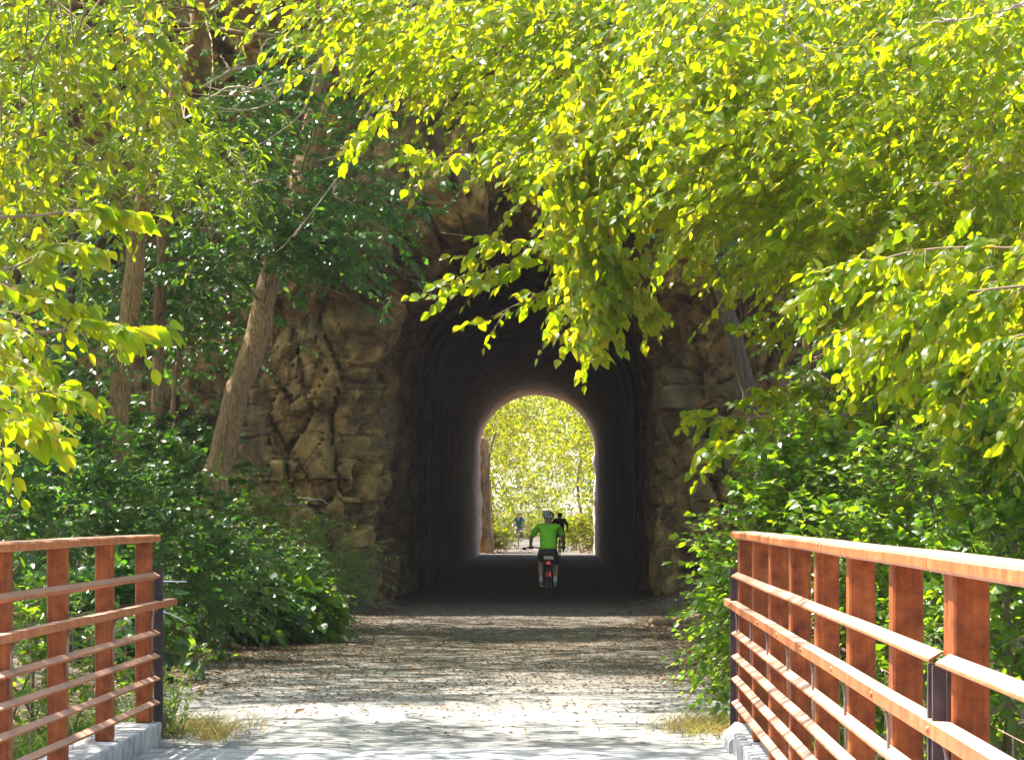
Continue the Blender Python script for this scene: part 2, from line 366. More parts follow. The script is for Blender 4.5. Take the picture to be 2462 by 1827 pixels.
# the gravel trail: one sheet 5 mm above, edges ragged
ys2 = np.concatenate((np.linspace(17.65, 56, 190), np.linspace(56.5, 330, 150))); us = np.linspace(0, 1, 40)
X = np.zeros((len(ys2), 40)); Y = np.repeat(ys2[:, None], 40, 1)
for i, y in enumerate(ys2):
    j = fbm(np.array([[y * .5, 0, 1.]]), 4, 5)[0]; k = fbm(np.array([[y * .5, 7, 1.]]), 4, 6)[0]
    l = -3.35 + j * .9 - .25 * float(sstep(22, 30, y)) ; r = 1.62 + k * .7 + .2 * float(sstep(24, 40, y))
    if y < 21: l = l + .55 * (21 - y) / 3.4
    if y > 50: l, r = -2.85, 2.0
    if y > 116: l, r = -2.3 + j * .5, 1.6 + k * .5
    X[i] = l + (r - l) * us
P = np.stack((X, Y, height(X, Y) + .006 + .012 * fbm(np.stack((X, Y, X * 0), -1) * 4, 3, 9)), -1)
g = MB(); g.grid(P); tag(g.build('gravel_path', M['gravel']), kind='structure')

# ------------------------------------------------------------------ rock cliff with the portal, and the hill it belongs to
XL, XR, ZF = -2.83, 1.98, -.35
XC = (XL + XR) / 2; RAD = (XR - XL) / 2; ZS = 4.05
def arch(o, n, zf=ZF):
    wl = ZS - zf; ar = PI * RAD; tot = 2 * wl + ar; s = np.linspace(0, tot, n); p = np.zeros((n, 2))
    m = s < wl; p[m] = np.stack((np.full(m.sum(), XC - RAD - o), zf + s[m]), -1)
    m = (s >= wl) & (s <= wl + ar); a = PI - (s[m] - wl) / RAD
    p[m] = np.stack((XC + (RAD + o) * np.cos(a), ZS + (RAD + o * .78) * np.sin(a)), -1)
    m = s > wl + ar; p[m] = np.stack((np.full(m.sum(), XC + RAD + o), zf + tot - s[m]), -1)
    return p
NA = 420
prof = [(.06, 68.)]
yy = 67.8
while yy > 51.2: prof.append((.10 + .24 * (67.8 - yy) / 16.6, yy)); yy -= .16
for k in range(10): prof.append((.34 + .045 * k, 51.1 - .06 * k))
o = .82; yb = 50.5
while o < 30:
    st = .062 if o < 6.5 else (.2 if o < 12 else 1.2); o += st
    prof.append((o, 50.5 + .04 * max(0, o - 2) ** 1.25))
rings = []
for oo, y in prof:
    a = arch(oo, NA); rings.append(np.stack((a[:, 0], np.full(NA, y), a[:, 1]), -1))
B = np.array(rings)
# the brow above leans out, the face left of the pillar falls back
up = sstep(.15, .5, (B[..., 2] - 4.2) / 6); off = np.array([q[0] for q in prof])[:, None]
B[..., 1] -= 1.5 * np.exp(-((off - 1.6) / 1.3) ** 2) * sstep(4.5, 6.5, B[..., 2]) 
B[..., 1] += 1.6 * sstep(-5.1, -6.2, B[..., 0]) + 1.4 * sstep(4.2, 5.6, B[..., 0]) * (B[..., 2] < 99)
B[..., 1] += .9 * sstep(7.2, 8.0, B[..., 2]) - .8 * sstep(9.3, 10, B[..., 2])
du = np.gradient(B, axis=0); dv = np.gradient(B, axis=1); NN = nrm(np.cross(du, dv))
q = B * np.array((1.0, .5, .55)) + .25 * np.stack([fbm(B * .6, 3, 20 + i) for i in range(3)], -1)
f1, f2, rn, of = worley(q, 31); g1, g2, rn2, of2 = worley(B * np.array((2.5, 1.4, 1.8)) + .3 * fbm(B * 1.5, 3, 40)[..., None], 51)
lay = np.floor((B[..., 2] + .35 * fbm(B * np.array((.35, .35, .1)), 3, 14)) / .42); bx_ = np.floor((B[..., 0] + B[..., 1] * .3 + .5 * fbm(B * .7, 2, 15) + _h(lay, lay * 0, lay * 0, 5) * 2) / .95)
lz = (B[..., 2] / .42) % 1
d = (_h(lay, bx_, bx_ * 0, 7) - .5) * .22 + (_h(bx_ * 0 + 3, bx_, bx_ * 0, 8) - .5) * .16 + (rn - .5) * .5 + of[..., 0] * .22 + of[..., 2] * .3 - .22 * (1 - sstep(0, .1, f2 - f1)) + (rn2 - .5) * .26 + of2[..., 2] * .14 - .09 * (1 - sstep(0, .13, g2 - g1)) + fbm(B * .9, 5, 60) * .5
throat = 1 - sstep(51, 66, B[..., 1]); throat = np.where(off > .5, 1., throat * .8 + .1)
d = np.where(off < .4, np.clip(d, -.6, .3), d)
sgn = 1.0 if NN[len(prof) // 2, NA // 4, 1] < 0 else -1.0
Bn = B + NN * sgn * (d * throat)[..., None]
farp = [(30., 75.), (30., 95.), (30., 112.), (22., 114.), (14., 115.), (6., 115.6), (2.5, 115.6), (.9, 115.6), (.25, 115.5), (.1, 115.2)]
fr = []
for oo, y in farp:
    a = arch(oo, NA); p3 = np.stack((a[:, 0], np.full(NA, y), a[:, 1]), -1); fr.append(p3 + .5 * min(1, oo) * (fbm(p3 * .8, 4, 70) * np.ones(NA))[:, None] * np.array((.6, 1, .6)))
g = MB(); g.grid(np.concatenate((Bn, np.array(fr))), flip=True, smooth=False)
cl = g.build('cliff', M['rock']); tag(cl, 'brown layered rock cliff pierced by the arched tunnel mouth', 'cliff', kind='structure')
# tunnel lining
yt = np.concatenate((np.linspace(66, 108, 90), np.linspace(108.3, 115.9, 34))); A = arch(0, 160)
T = np.zeros((len(yt), 160, 3))
cen = np.array((XC, 2.5))
for i, y in enumerate(yt): A = arch(.5 * float(1 - sstep(66, 67.5, y)), 160); T[i] = np.stack((A[:, 0], np.full(160, y), A[:, 1]), -1)
w = (.14 + .16 * sstep(112, 115.5, T[..., 1]) * (T[..., 2] < 4.0)); dd = fbm(T * np.array((.8, .35, .8)), 4, 81) * w + (fbm(T * np.array((2, 2, 2.2)), 3, 88)) * .42 * sstep(110, 115, T[..., 1]) * (T[..., 2] < 3.9)
inw = np.stack((XC - T[..., 0], T[..., 0] * 0, 3.0 - T[..., 2]), -1); inw = nrm(inw)
T = T + inw * (dd)[..., None]
g = MB(); g.grid(T, flip=False)
tn = thing('tunnel', 'long dark arched railway tunnel bored through the rock cliff', 'tunnel', (XC, 56, -.2))
tn['kind'] = 'thing'
g.build('lining', M['lining'], tn, loc=(XC, 56, -.2))
#PART2
# ------------------------------------------------------------------ the bridge
SK = .0125
def br(u, v, z): return np.array((1.24 + (v - 18) * SK + u, v, z))
LW = -3.806
g = MB(); v = []
g.box(br(LW / 2, 6.27, -.135) , (2.1, 11.37, .15), bev=.02); tag(g.build('bridge_deck', M['concrete']), kind='structure')
PS = 1.475
RZ = [(1.129, 1.08), (.94, .898), (.756, .711), (.605, .561), (.458, .414), (.302, .258)]
def along(g, prof, v0, v1, mt=0, n=24):
    """extrude a (u,z) outline along the bridge, with the tiny unevenness of real bars"""
    vs = np.linspace(v0, v1, n); m = len(prof); P = []
    for vv in vs:
        wz = .0012 * math.sin(vv * 1.7 + prof[0][1] * 9)
        for u, z in prof: P.append(br(u, vv, z + wz))
    f = [(i * m + j, i * m + (j + 1) % m, (i + 1) * m + (j + 1) % m, (i + 1) * m + j) for i in range(n - 1) for j in range(m)]
    f += [tuple(range(m))[::-1], tuple((n - 1) * m + j for j in range(m))]
    g.add(np.array(P), f, mt)
def railing(side, label, splice, joints):
    # side +1: the right-hand railing (its inner face looks to -u)
    e0 = br(0 if side > 0 else LW, 18, 0); root = thing('bridge_railing', label, 'railing', e0, 'rust red railings of the bridge')
    U = (lambda a: a) if side > 0 else (lambda a: LW - a)
    def pr(l): return [(U(a), z) for a, z in l] if side > 0 else [(U(a), z) for a, z in l][::-1]
    vs = [18.0 - .06 - PS * k for k in range(14)]
    for k, vv in enumerate(vs):
        if vv < -1: break
        g = MB(); g.box(br(U(.05), vv, .16 + .596), (.05, .06, .596), bev=.008)
        g.build('post', M['rust'], root)
        if vv > 4:
            g = MB(); p0 = br(U(-.004), vv + .02, .60)
            c = [br(U(-.012), vv - .065, .62), br(U(-.016), vv - .07, .74), br(U(-.016), vv - .07, .82), br(U(-.02), vv - .03, .875), br(U(-.025), vv + .08, .885), br(U(-.02), vv + .12, .895)]
            g.tube(c, .006, 6); g.build('wire_clip', M['wire'], root)
    # cap rail in pieces with open joints
    ends = [18.0 + .03] + joints + [-1.5]
    for a, b in zip(ends[:-1], ends[1:]):
        g = MB(); pf = [(-.045, 1.338), (-.036, 1.329), (.11, 1.329), (.12, 1.338), (.12, 1.366), (.11, 1.375), (-.036, 1.375), (-.045, 1.366)]
        pf = [(u, z + (.022 if side > 0 else 0)) for u, z in pf]; along(g, pr(pf), b + .006, a - .006); g.build('top_rail', M['rust_rail'], root)
    for i, (zt, zb) in enumerate(RZ):
        segs = [(18.05, splice + .02), (splice - .13, -1.5)] if splice else [(18.05, -1.5)]
        if i == 1: segs = [(18.6, 9.2), (9.188, -1.5)] if side > 0 else [(18.65, -1.5)]
        for a, b in segs:
            g = MB()
            if i == 1: pf = [(-.062, zb), (-.002, zb), (-.002, zt), (-.062, zt)]
            else:
                zm = zb + (zt - zb) * .42; pf = [(-.002, zt), (-.002, zt - .007), (-.034, zm - .002), (-.002, zb + .006), (-.002, zb), (-.040, zm - .004), (-.042, zm), (-.040, zm + .006)]
            along(g, pr(pf), b, a)
            if i == 1:
                for vv in vs:
                    if b < vv < a: g.lathe([(.0, -.006), (.009, -.005), (.011, 0), (.011, .004)], br(U(-.063), vv, (zt + zb) / 2), 8, 'x', M=np.diag((side, 1, 1)))
            g.build('rub_rail' if i == 1 else 'angle_rail', M['rust_rail'], root)
    g = MB(); g.box(br(U(-.02), 18.13, .60), (.024, .012, .55)); g.box(br(U(.0), 18.11, .60), (.006, .05, .55)); g.build('end_angle', M['dark_steel'], root)
    if splice:
        g = MB(); g.box(br(U(.05), splice, .16 + .597), (.045, .05, .597), bev=.006); g.build('post', M['rust'], root)
        for q in (.005, -.10):
            g = MB(); g.box(br(U(-.024), splice + q, .575), (.022, .012, .52)); g.box(br(U(-.006), splice + q, .575), (.005, .04, .52))
            g.build('splice_angle', M['dark_steel'], root)
    # welded wire panels outside the posts
    g = MB()
    for k in range(0, 30):
        vv = 17.6 - .61 * k
        if vv < 5: break
        g.tube([br(U(.112), vv, .17), br(U(.112), vv, .93)], .002, 4, caps=False)
    for z in np.arange(.17, .95, .152): g.tube([br(U(.112), 17.9, z), br(U(.112), 5, z)], .0018, 4, caps=False)
    g.build('wire_mesh', M['wire'], root)
    return root
railing(1, 'rust red steel railing along the right side of the bridge with sunlit cap rail', 7.75, [16.75, 7.79])
railing(-1, 'rust red steel railing on the left with white cable ties at its end', 0, [10.3])
for s, lab in ((1, 'ribbed concrete curb under the right bridge railing'), (-1, 'smooth stained concrete curb under the left bridge railing')):
    g = MB()
    if s > 0:
        along(g, [(-.10, .002), (.2, .002), (.2, .16), (-.02, .16), (-.10, .09)], 17.25, 17.98, n=3)
        along(g, [(-.02, .002), (.2, .002), (.2, .157), (-.02, .157)], -1.5, 17.24, n=14)
        for k in range(60):
            vv = 17.15 - .21 * k
            if vv < 4: break
            g.box(br(-.045, vv, .079), (.027, .055, .077), bev=.006)
    else: along(g, [(LW - .2, .002), (LW + .05, .002), (LW + .06, .15), (LW + .05, .16), (LW - .2, .16)], -1.5, 17.98, n=16)
    o = g.build('bridge_curb', M['concrete'], loc=br(0 if s > 0 else LW, 17.9, 0)); tag(o, lab, 'curb', 'concrete curbs of the bridge')
for z, dx, dz, lab in ((1.068, .165, -.004, 'upper white plastic cable tie sticking out from the left railing end'), (.872, .16, -.07, 'lower white plastic cable tie slanting down from the left railing end')):
    g = MB(); a = br(LW + .0, 18.14, z); b = a + np.array((.08, .02, dz * .2)); c = a + np.array((dx + .03, .03, dz))
    g.tube([a - np.array((.04, .03, -.01)), a, b, c], [.004, .004, .004, .003], 6); g.box(a + np.array((.05, .01, .0)), (.008, .006, .006))
    tag(g.build('cable_tie', M['white_plastic'], loc=a), lab, 'cable tie', 'white cable ties at the left railing end')

# ------------------------------------------------------------------ riders and bicycles
def bicycle(name, label, loc, rz, frame, reflectors, fwd_bar=.44):
    t = thing(name, label, 'bicycle', loc, None, rz); Z = np.zeros(3)
    for y0 in (-.52, .52):
        r = .335; g = MB()
        w = g; c = (0, y0, .345)
        g.lathe([(r - .012, -.006), (r + .004, -.018), (r + .02 - .01, -.012), (r + .01, 0), (r + .010, .012), (r + .004, .018), (r - .012, .006)], c, 40, 'x')
        wh = g.build('wheel', M['tyre'], t, loc=Z)
        g = MB(); g.lathe([(r - .03, -.009), (r - .012, -.011), (r - .012, .011), (r - .03, .009), (r - .03, -.009)], c, 40, 'x'); g.build('rim', M['metal'], wh, loc=Z)
        g = MB()
        for k in range(18):
            a = k / 18 * 2 * PI; s = .012 * (1 if k % 2 else -1)
            g.tube([(s, y0 + .02 * math.cos(a + .6), .345 + .02 * math.sin(a + .6)), (0, y0 + (r - .03) * math.cos(a), .345 + (r - .03) * math.sin(a))], .0015, 4, caps=False)
        g.tube([(-.05, y0, .345), (.05, y0, .345)], .014, 8); g.build('spokes', M['metal'], wh, loc=Z)
    g = MB(); bb = (0, 0, .29); st = (0, -.17, .80); hd = (0, .36, .86); h2 = (0, .39, .74)
    for a, b, r in ((bb, st, .017), (bb, h2, .019), (st, hd, .016), (h2, hd, .02)): g.tube([a, b], r, 8)
    for s in (-1, 1):
        g.tube([(.03 * s, 0, .29), (.055 * s, -.52, .345)], .010, 6); g.tube([(.02 * s, -.15, .76), (.055 * s, -.52, .345)], .009, 6)
        g.tube([(.035 * s, .40, .72), (.055 * s, .52, .345)], .012, 6)
    g.tube([h2, (0, .41, .71)], .02, 8); g.tube([st, (0, -.20, .91)], .013, 8)
    fr = g.build('frame', frame, t, loc=Z)
    g = MB(); g.tube([hd, (0, .37, .98), (0, .44, 1.03)], .014, 8)
    g.tube([(-.40, fwd_bar - .05, 1.05), (-.25, fwd_bar - .01, 1.055), (-.08, fwd_bar, 1.03), (.08, fwd_bar, 1.03), (.22, fwd_bar - .01, 1.055), (.33, fwd_bar - .05, 1.05)], .013, 8)
    hb = g.build('handlebar', M['black'], t, loc=Z)
    for ga, gb in (((-.41, fwd_bar - .05, 1.05), (-.29, fwd_bar - .025, 1.055)), ((.24, fwd_bar - .02, 1.055), (.34, fwd_bar - .05, 1.05))):
        g = MB(); g.tube([ga, gb], .017, 10); g.build('grip', M['black'], hb, loc=Z)
    if reflectors:
        g = MB(); g.lathe([(.0, -.012), (.03, -.012), (.036, 0), (.03, .012), (0, .012)], (0, 0, 0), 16, 'y', M=np.diag((1.3, 1, .75)))
        for i in range(len(g.v)): g.v[i] = g.v[i] + np.array((-.47, fwd_bar - .07, 1.03))
        g.tube([(-.40, fwd_bar - .05, 1.05), (-.46, fwd_bar - .07, 1.035)], .006, 6); g.build('mirror', M['black'], t, loc=Z)
    g = MB()
    sp = [(-.14, .0, .0), (-.135, .055, .01), (-.08, .085, .02), (0, .06, .018), (.08, .026, .012), (.14, .018, 0)]
    Pq = []
    for y, w, z in sp:
        Pq.append([(w * math.cos(a), -.20 + y + .0, .945 + z + .028 * math.sin(a)) for a in np.linspace(0, 2 * PI, 13)])
    g.grid(np.array(Pq)); g.build('saddle', M['black'], t, loc=Z)
    g = MB()
    for s, y in ((-1, .17), (1, -.17)): g.tube([(.05 * s, 0, .29), (.07 * s, y, .30)], .009, 6); 
    g.tube([(-.06, 0, .29), (.06, 0, .29)], .02, 8); g.lathe([(.095, -.003), (.1, 0), (.095, .003)], (.045, 0, .29), 24, 'x'); g.build('crank', M['metal'], t, loc=Z)
    for s, y in ((-1, .17), (1, -.17)):
        g = MB(); g.box((.125 * s, y, .30), (.048, .04, .011), bev=.004); pd = g.build('pedal', M['black'], t, loc=Z)
        if reflectors:
            g = MB(); g.box((.125 * s, y - .043, .30), (.04, .003, .011)); g.build('pedal_reflector', M['amber'] if s < 0 else M['black'], pd, loc=Z)
    if reflectors:
        g = MB(); g.lathe([(0, -.02), (.027, -.02), (.034, -.012), (.034, .01), (0, .012)], (0, -.245, .755), 18, 'y'); g.build('rear_light', M['red_lens'], t, loc=Z)
        g = MB(); g.box((0.006, -.80, .56), (.034, .009, .046), bev=.006); g.build('reflector', M['red_lens'], t, loc=Z)  # no lamp; its faint glow is added along with the rear light's
        g = MB(); a = [(0, -.52 + .385 * math.cos(q), .345 + .385 * math.sin(q)) for q in np.linspace(.9, 2.55, 14)]
        g.tube(a, .022, 8); g.tube([a[-1], (0, -.81, .52)], .018, 6); g.build('mudguard', M['black'], t, loc=Z)
        g = MB()
        for k in range(7): g.box((-.075 + .027 * k, -.375, .865 - .003 * k), (.015, .012, .018), rot=Matrix.Rotation(.1 * (k % 3 - 1), 3, 'Y'))
        g.box((0.0, -.34, .865), (.09, .035, .03), 0, bev=.01); g.build('saddle_bag', M['cream'], t, loc=Z)
    return t
def skin(name, chains, m, parent, sub=2, z=(0, 0, 0), root=0):
    """chains: list of lists of (x,y,z,r); equal first points are shared; grows ONE continuous surface"""
    vs, rs, es, idx = [], [], [], {}
    for c in chains:
        pv = None
        for x, y, zz, r in c:
            k = (round(x, 4), round(y, 4), round(zz, 4))
            if k not in idx: idx[k] = len(vs); vs.append((x, y, zz)); rs.append(r)
            i = idx[k]
            if pv is not None and pv != i: es.append((pv, i))
            pv = i
    me = bpy.data.meshes.new(name); me.from_pydata(vs, es, []); o = bpy.data.objects.new(name, me); COL.objects.link(o)
    md = o.modifiers.new('s', 'SKIN'); md.use_smooth_shade = True
    for i, r in enumerate(rs):
        a = r if isinstance(r, tuple) else (r, r)
        me.skin_vertices[0].data[i].radius = a
    me.skin_vertices[0].data[root].use_root = True
    sd = o.modifiers.new('d', 'SUBSURF'); sd.levels = sub; sd.render_levels = sub
    bpy.context.view_layer.update()
    m2 = bpy.data.meshes.new_from_object(o.evaluated_get(bpy.context.evaluated_depsgraph_get()))
    o.modifiers.clear(); o.data = m2; m2.name = name; bpy.data.meshes.remove(me); m2.materials.clear(); m2.materials.append(m)
    o.parent = parent
    return o
def hand_into(g, w, dirf, s):
    """five curled fingers round a grip: w wrist, dirf towards the bar, s = -1 left / +1 right"""
    d = nrm(np.array(dirf)); xv = np.array((1., 0, 0)); up = nrm(np.cross(xv, d))
    if up[2] < 0: up = -up
    for k, (ox, ln) in enumerate(((-.030, .062), (-.010, .072), (.010, .068), (.030, .054))):
        a = w + d * .055 + xv * ox * (-s) ; g.tube([a, a + d * .035 + up * .006, a + d * .052 - up * .018, a + d * .04 - up * .04], [.0095, .009, .0085, .007], 7)
    a = w + d * .02 - xv * s * .034; g.tube([a, a + d * .03 - up * .02 - xv * s * .012, a + d * .05 - up * .035 - xv * s * .002], [.011, .010, .008], 7)
def rider(label, loc, rz, top, bottom, leg, helmet, detail, cap=None, glove=None):
    t = thing('person', label, 'person', loc, None, rz)
    hL, hR = (-.345, .385, 1.085), (.29, .385, 1.09); eL, eR = (-.335, .22, 1.25), (.285, .21, 1.26); sL, sR = (-.185, .08, 1.455), (.185, .08, 1.45)
    aL, aR = (-.14, .125, .41), (.135, -.20, .42); kL, kR = (-.15, .36, .80), (.145, .22, .68)
    body = [[(0, -.15, 1.0, (.13, .11)), (0, -.06, 1.15, (.14, .10)), (0, .03, 1.32, (.155, .11)), (0, .08, 1.43, (.12, .09)), (0, .115, 1.515, .055), (0, .15, 1.575, .06), (0, .165, 1.635, .082), (0, .16, 1.69, .07)],
            [(0, .08, 1.43, (.12, .09)), (*sL, .062), ((sL[0] + eL[0]) / 2, (sL[1] + eL[1]) / 2, (sL[2] + eL[2]) / 2, .05), (*eL, .042), ((eL[0] + hL[0]) / 2, (eL[1] + hL[1]) / 2, (eL[2] + hL[2]) / 2, .037), (*hL, .026), (hL[0], hL[1] + .05, hL[2] - .01, .03)],
            [(0, .08, 1.43, (.12, .09)), (*sR, .062), ((sR[0] + eR[0]) / 2, (sR[1] + eR[1]) / 2, (sR[2] + eR[2]) / 2, .05), (*eR, .042), ((eR[0] + hR[0]) / 2, (eR[1] + hR[1]) / 2, (eR[2] + hR[2]) / 2, .037), (*hR, .026), (hR[0], hR[1] + .05, hR[2] - .01, .03)],
            [(0, -.15, 1.0, (.13, .11)), (-.095, -.10, .96, .095), (-.125, .14, .87, .08), (*kL, .056), (-.15, .24, .62, .056), (-.145, .16, .48, .036), (*aL, .033), (-.143, .20, .355, .03), (-.145, .27, .345, .024)],
            [(0, -.15, 1.0, (.13, .11)), (.095, -.10, .96, .095), (.12, .06, .83, .08), (*kR, .056), (.142, .04, .58, .056), (.137, -.12, .48, .036), (*aR, .033), (.135, -.13, .36, .03), (.135, -.06, .345, .024)],
            [(0, .165, 1.635, .082), (0, .245, 1.625, .022), (0, .262, 1.612, .014)],
            [(0, .165, 1.635, .082), (-.085, .155, 1.63, .016), (-.098, .148, 1.632, .012)], [(0, .165, 1.635, .082), (.085, .155, 1.63, .016), (.098, .148, 1.632, .012)]]
    b = skin('body', body, M['skin'], t)
    for hh, ss in ((hL, -1), (hR, 1)):
        g = MB(); hand_into(g, np.array(hh), (0, .8, -.3), ss); g.build('hand', glove or M['skin'], t, loc=np.zeros(3))
    for s in (-1, 1):
        g = MB(); g.lathe([(0, -.012), (.008, -.009), (.011, 0), (.008, .009), (0, .011)], (.03 * s, .232, 1.645), 10, 'y'); g.build('eye', M['hair'], t, loc=np.zeros(3))
    g = MB(); g.tube([(-.025, .243, 1.588), (0, .250, 1.586), (.025, .243, 1.588)], .005, 6); g.build('mouth', M['hair'], t, loc=np.zeros(3))
    ml = lambda a, b, k: tuple(np.array(a) * (1 - k) + np.array(b) * k)
    jer = [[(0, -.165, .985, (.175, .15)), (0, -.15, 1.06, (.178, .16)), (0, -.07, 1.18, (.178, .165)), (0, .02, 1.33, (.178, .16)), (0, .075, 1.44, (.125, .11)), (0, .105, 1.49, .07)],
           [(0, .075, 1.44, (.125, .11)), (*sL, .078), (*ml(sL, eL, .5), .068), (*ml(sL, eL, .92), .062)], [(0, .075, 1.44, (.125, .11)), (*sR, .078), (*ml(sR, eR, .5), .068), (*ml(sR, eR, .92), .062)]]
    j = skin('jersey', jer, top, t)
    sh = [[(0, -.16, 1.03, (.15, .12)), (0, -.16, .98, (.155, .13))], [(0, -.16, .98, (.155, .13)), (-.10, -.10, .95, .115), (-.127, .14, .87, .10), (*ml((-.127, .14, .87), kL, .7), .082)], [(0, -.16, .98, (.155, .13)), (.10, -.10, .95, .115), (.122, .06, .83, .10), (*ml((.122, .06, .83), kR, .6), .084)]]
    skin('shorts', sh, bottom, t)
    if leg is not M['skin']:
        skin('legging', [[(-.15, .36, .80, .068), (-.15, .24, .62, .066), (-.145, .15, .46, .045)]], leg, t); skin('legging', [[(.145, .22, .68, .068), (.142, .04, .58, .066), (.137, -.13, .46, .045)]], leg, t)
    for a, s in ((aL, -1), (aR, 1)):
        skin('sock', [[(a[0] + .002 * s, a[1] + .03, a[2] + .10, .045), (a[0], a[1] + .01, a[2] + .03, .041), (a[0], a[1] + .02, a[2] - .05, .044)]], M['white_cloth'], t, 1)
        skin('shoe', [[(a[0], a[1] - .005, a[2] - .055, .046), (a[0], a[1] + .04, a[2] - .07, .048), (a[0] + .004 * s, a[1] + .12, a[2] - .08, .043), (a[0] + .006 * s, a[1] + .17, a[2] - .085, .032)]], M['grey_shoe'], t, 1)
    if detail: skin('neck_scarf', [[(0, .10, 1.50, .082), (0, .125, 1.54, .078), (0, .14, 1.575, .074)]], M['mauve'], t, 1)
    g = MB()
    if helmet is not None:
        P = []
        for i, ph in enumerate(np.linspace(0, PI / 2, 9)):
            P.append([(.118 * math.cos(ph) ** .8 * math.cos(a), .15 + .145 * math.cos(ph) ** .8 * math.sin(a) , 1.645 + (.02 if math.sin(a) > 0 else -.005) * (1 - math.sin(ph)) + .125 * math.sin(ph)) for a in np.linspace(0, 2 * PI, 29)])
        g.grid(np.array(P)); P2 = np.array([P[0], [(x * .9, (y - .15) * .9 + .15, z) for x, y, z in P[0]]]); g.grid(P2)
        for k in range(-2, 3): 
            a = [(.05 * k * math.cos(q * .9), .15 + .15 * math.sin(q), 1.65 + .128 * math.cos(q)) for q in np.linspace(-1.2, 1.2, 9)]; g.tube(a, .011, 6)
        g.build('helmet', helmet, t, loc=np.zeros(3))
    else:
        for ph in (0,):
            P = [[(.092 * math.cos(p) ** .7 * math.cos(a), .155 + .105 * math.cos(p) ** .7 * math.sin(a), 1.645 + .098 * math.sin(p)) for a in np.linspace(0, 2 * PI, 21)] for p in np.linspace(-.5, PI / 2, 8)]
        g.grid(np.nan_to_num(np.array(P))); g.build('hair', cap or M['hair'], t, loc=np.zeros(3))
    return t
for (d, px, rz, bl, pl, kw, fr, refl) in (
        (53.8, 1192, .0, 'dark red bicycle with red rear reflectors under the rider in green', 'rider seen from behind in bright green jersey and patterned helmet cycling into the tunnel',
         dict(top=M['green_jersey'], bottom=M['dark_cloth'], leg=M['skin'], helmet=M['helmet'], detail=True), M['frame_red'], True),
        (140., 1127, PI, 'small dark bicycle ridden by the cyclist in teal beyond the tunnel', 'distant cyclist in teal top and dark helmet riding towards the tunnel',
         dict(top=M['teal_jersey'], bottom=M['grey_cloth'], leg=M['grey_cloth'], helmet=M['black'], detail=False), M['dark_steel'], False),
        (103., 1217, .0, 'bicycle in silhouette hidden behind the green cyclist', 'dark silhouetted cyclist ahead of the green rider at the far tunnel end',
         dict(top=M['dark_shirt'], bottom=M['black'], leg=M['black'], helmet=None, detail=False, glove=M['black']), M['black'], False)):
    q = at(px, 0, d); q[2] = ground_z(q[0], d) + .004
    bicycle('bicycle', bl, q, rz, fr, refl); rider(pl, q, rz, **kw)
    for o in COL.objects[-1:]: pass
# ------------------------------------------------------------------ foliage
def half(outl, z=.10, droop=.12):
    """leaf from a half outline [(x, y)] : midrib x's are shared, blade folds up a little and tip droops"""
    n = len(outl); mids = [0.0] + [x for x, y in outl[1:]] ; v = []; f = []
    dz = lambda x: -droop * x * x
    mid = [(0, 0, 0)] + [(outl[i][0] + .02, 0, dz(outl[i][0])) for i in range(n)] + [(1, 0, dz(1))]
    k = len(mid); v += mid
    for s in (1, -1):
        st = len(v)
        for x, y in outl: v.append((x, s * y, dz(x) + z * y * 2))
        for i in range(n - 1): f.append((i + 1, i + 2, st + i + 1, st + i) if s > 0 else (st + i, st + i + 1, i + 2, i + 1))
        f.append((0, 1, st) if s > 0 else (st, 1, 0)); f.append((n, n + 1, st + n - 1) if s > 0 else (st + n - 1, n + 1, n))
    return np.array(v, float), f
def pack(vf):
    v, f = vf; by = {}
    for q in f: by.setdefault(len(q), []).append(q)
    return v, [np.array(x) for x in by.values()]
T_ELM = pack(half([(.16, .20), (.42, .31), (.70, .22)]))
T_ELMX = pack(half([(.05, .12), (.16, .235), (.19, .20), (.30, .31), (.33, .275), (.46, .34), (.49, .29), (.62, .30), (.65, .24), (.77, .20), (.80, .15), (.91, .08)], .14, .18))
T_HEART = pack(half([(-.08, .20), (.10, .40), (.36, .42), (.70, .20)], .08, .15))
T_LANCE = pack(half([(.2, .13), (.5, .16), (.8, .09)], .1, .15))
T_BIG = pack(half([(.04, .22), (.28, .38), (.6, .30), (.84, .12)], .10, .25))
ELM = [T_ELM, pack(half([(.14, .22), (.40, .35), (.68, .26)], .22, .05)), pack(half([(.10, .16), (.33, .27), (.62, .22), (.84, .1)], .02, .32)), T_ELMX, pack(half([(.06, .17), (.25, .33), (.30, .30), (.52, .35), (.57, .30), (.78, .2), (.9, .08)], -.08, .3))]
VINE = [T_HEART, pack(half([(-.1, .22), (.05, .42), (.3, .46), (.62, .27), (.8, .1)], .25, .3)), pack(half([(-.05, .2), (.15, .38), (.42, .33), (.75, .14)], -.1, .1))]
T_SIMPLE = (np.array([(0, 0, 0), (.45, .28, .05), (1, 0, -.12), (.45, -.28, .05)], float), [np.array([(0, 2, 1), (0, 3, 2)])])
T_DEAD = (np.array([(0, 0, 0), (.3, .26, .12), (.75, .2, .16), (1, 0, .03), (.75, -.2, .1), (.3, -.24, .17)], float), [np.array([(0, 5, 4, 3), (0, 3, 2, 1)])])
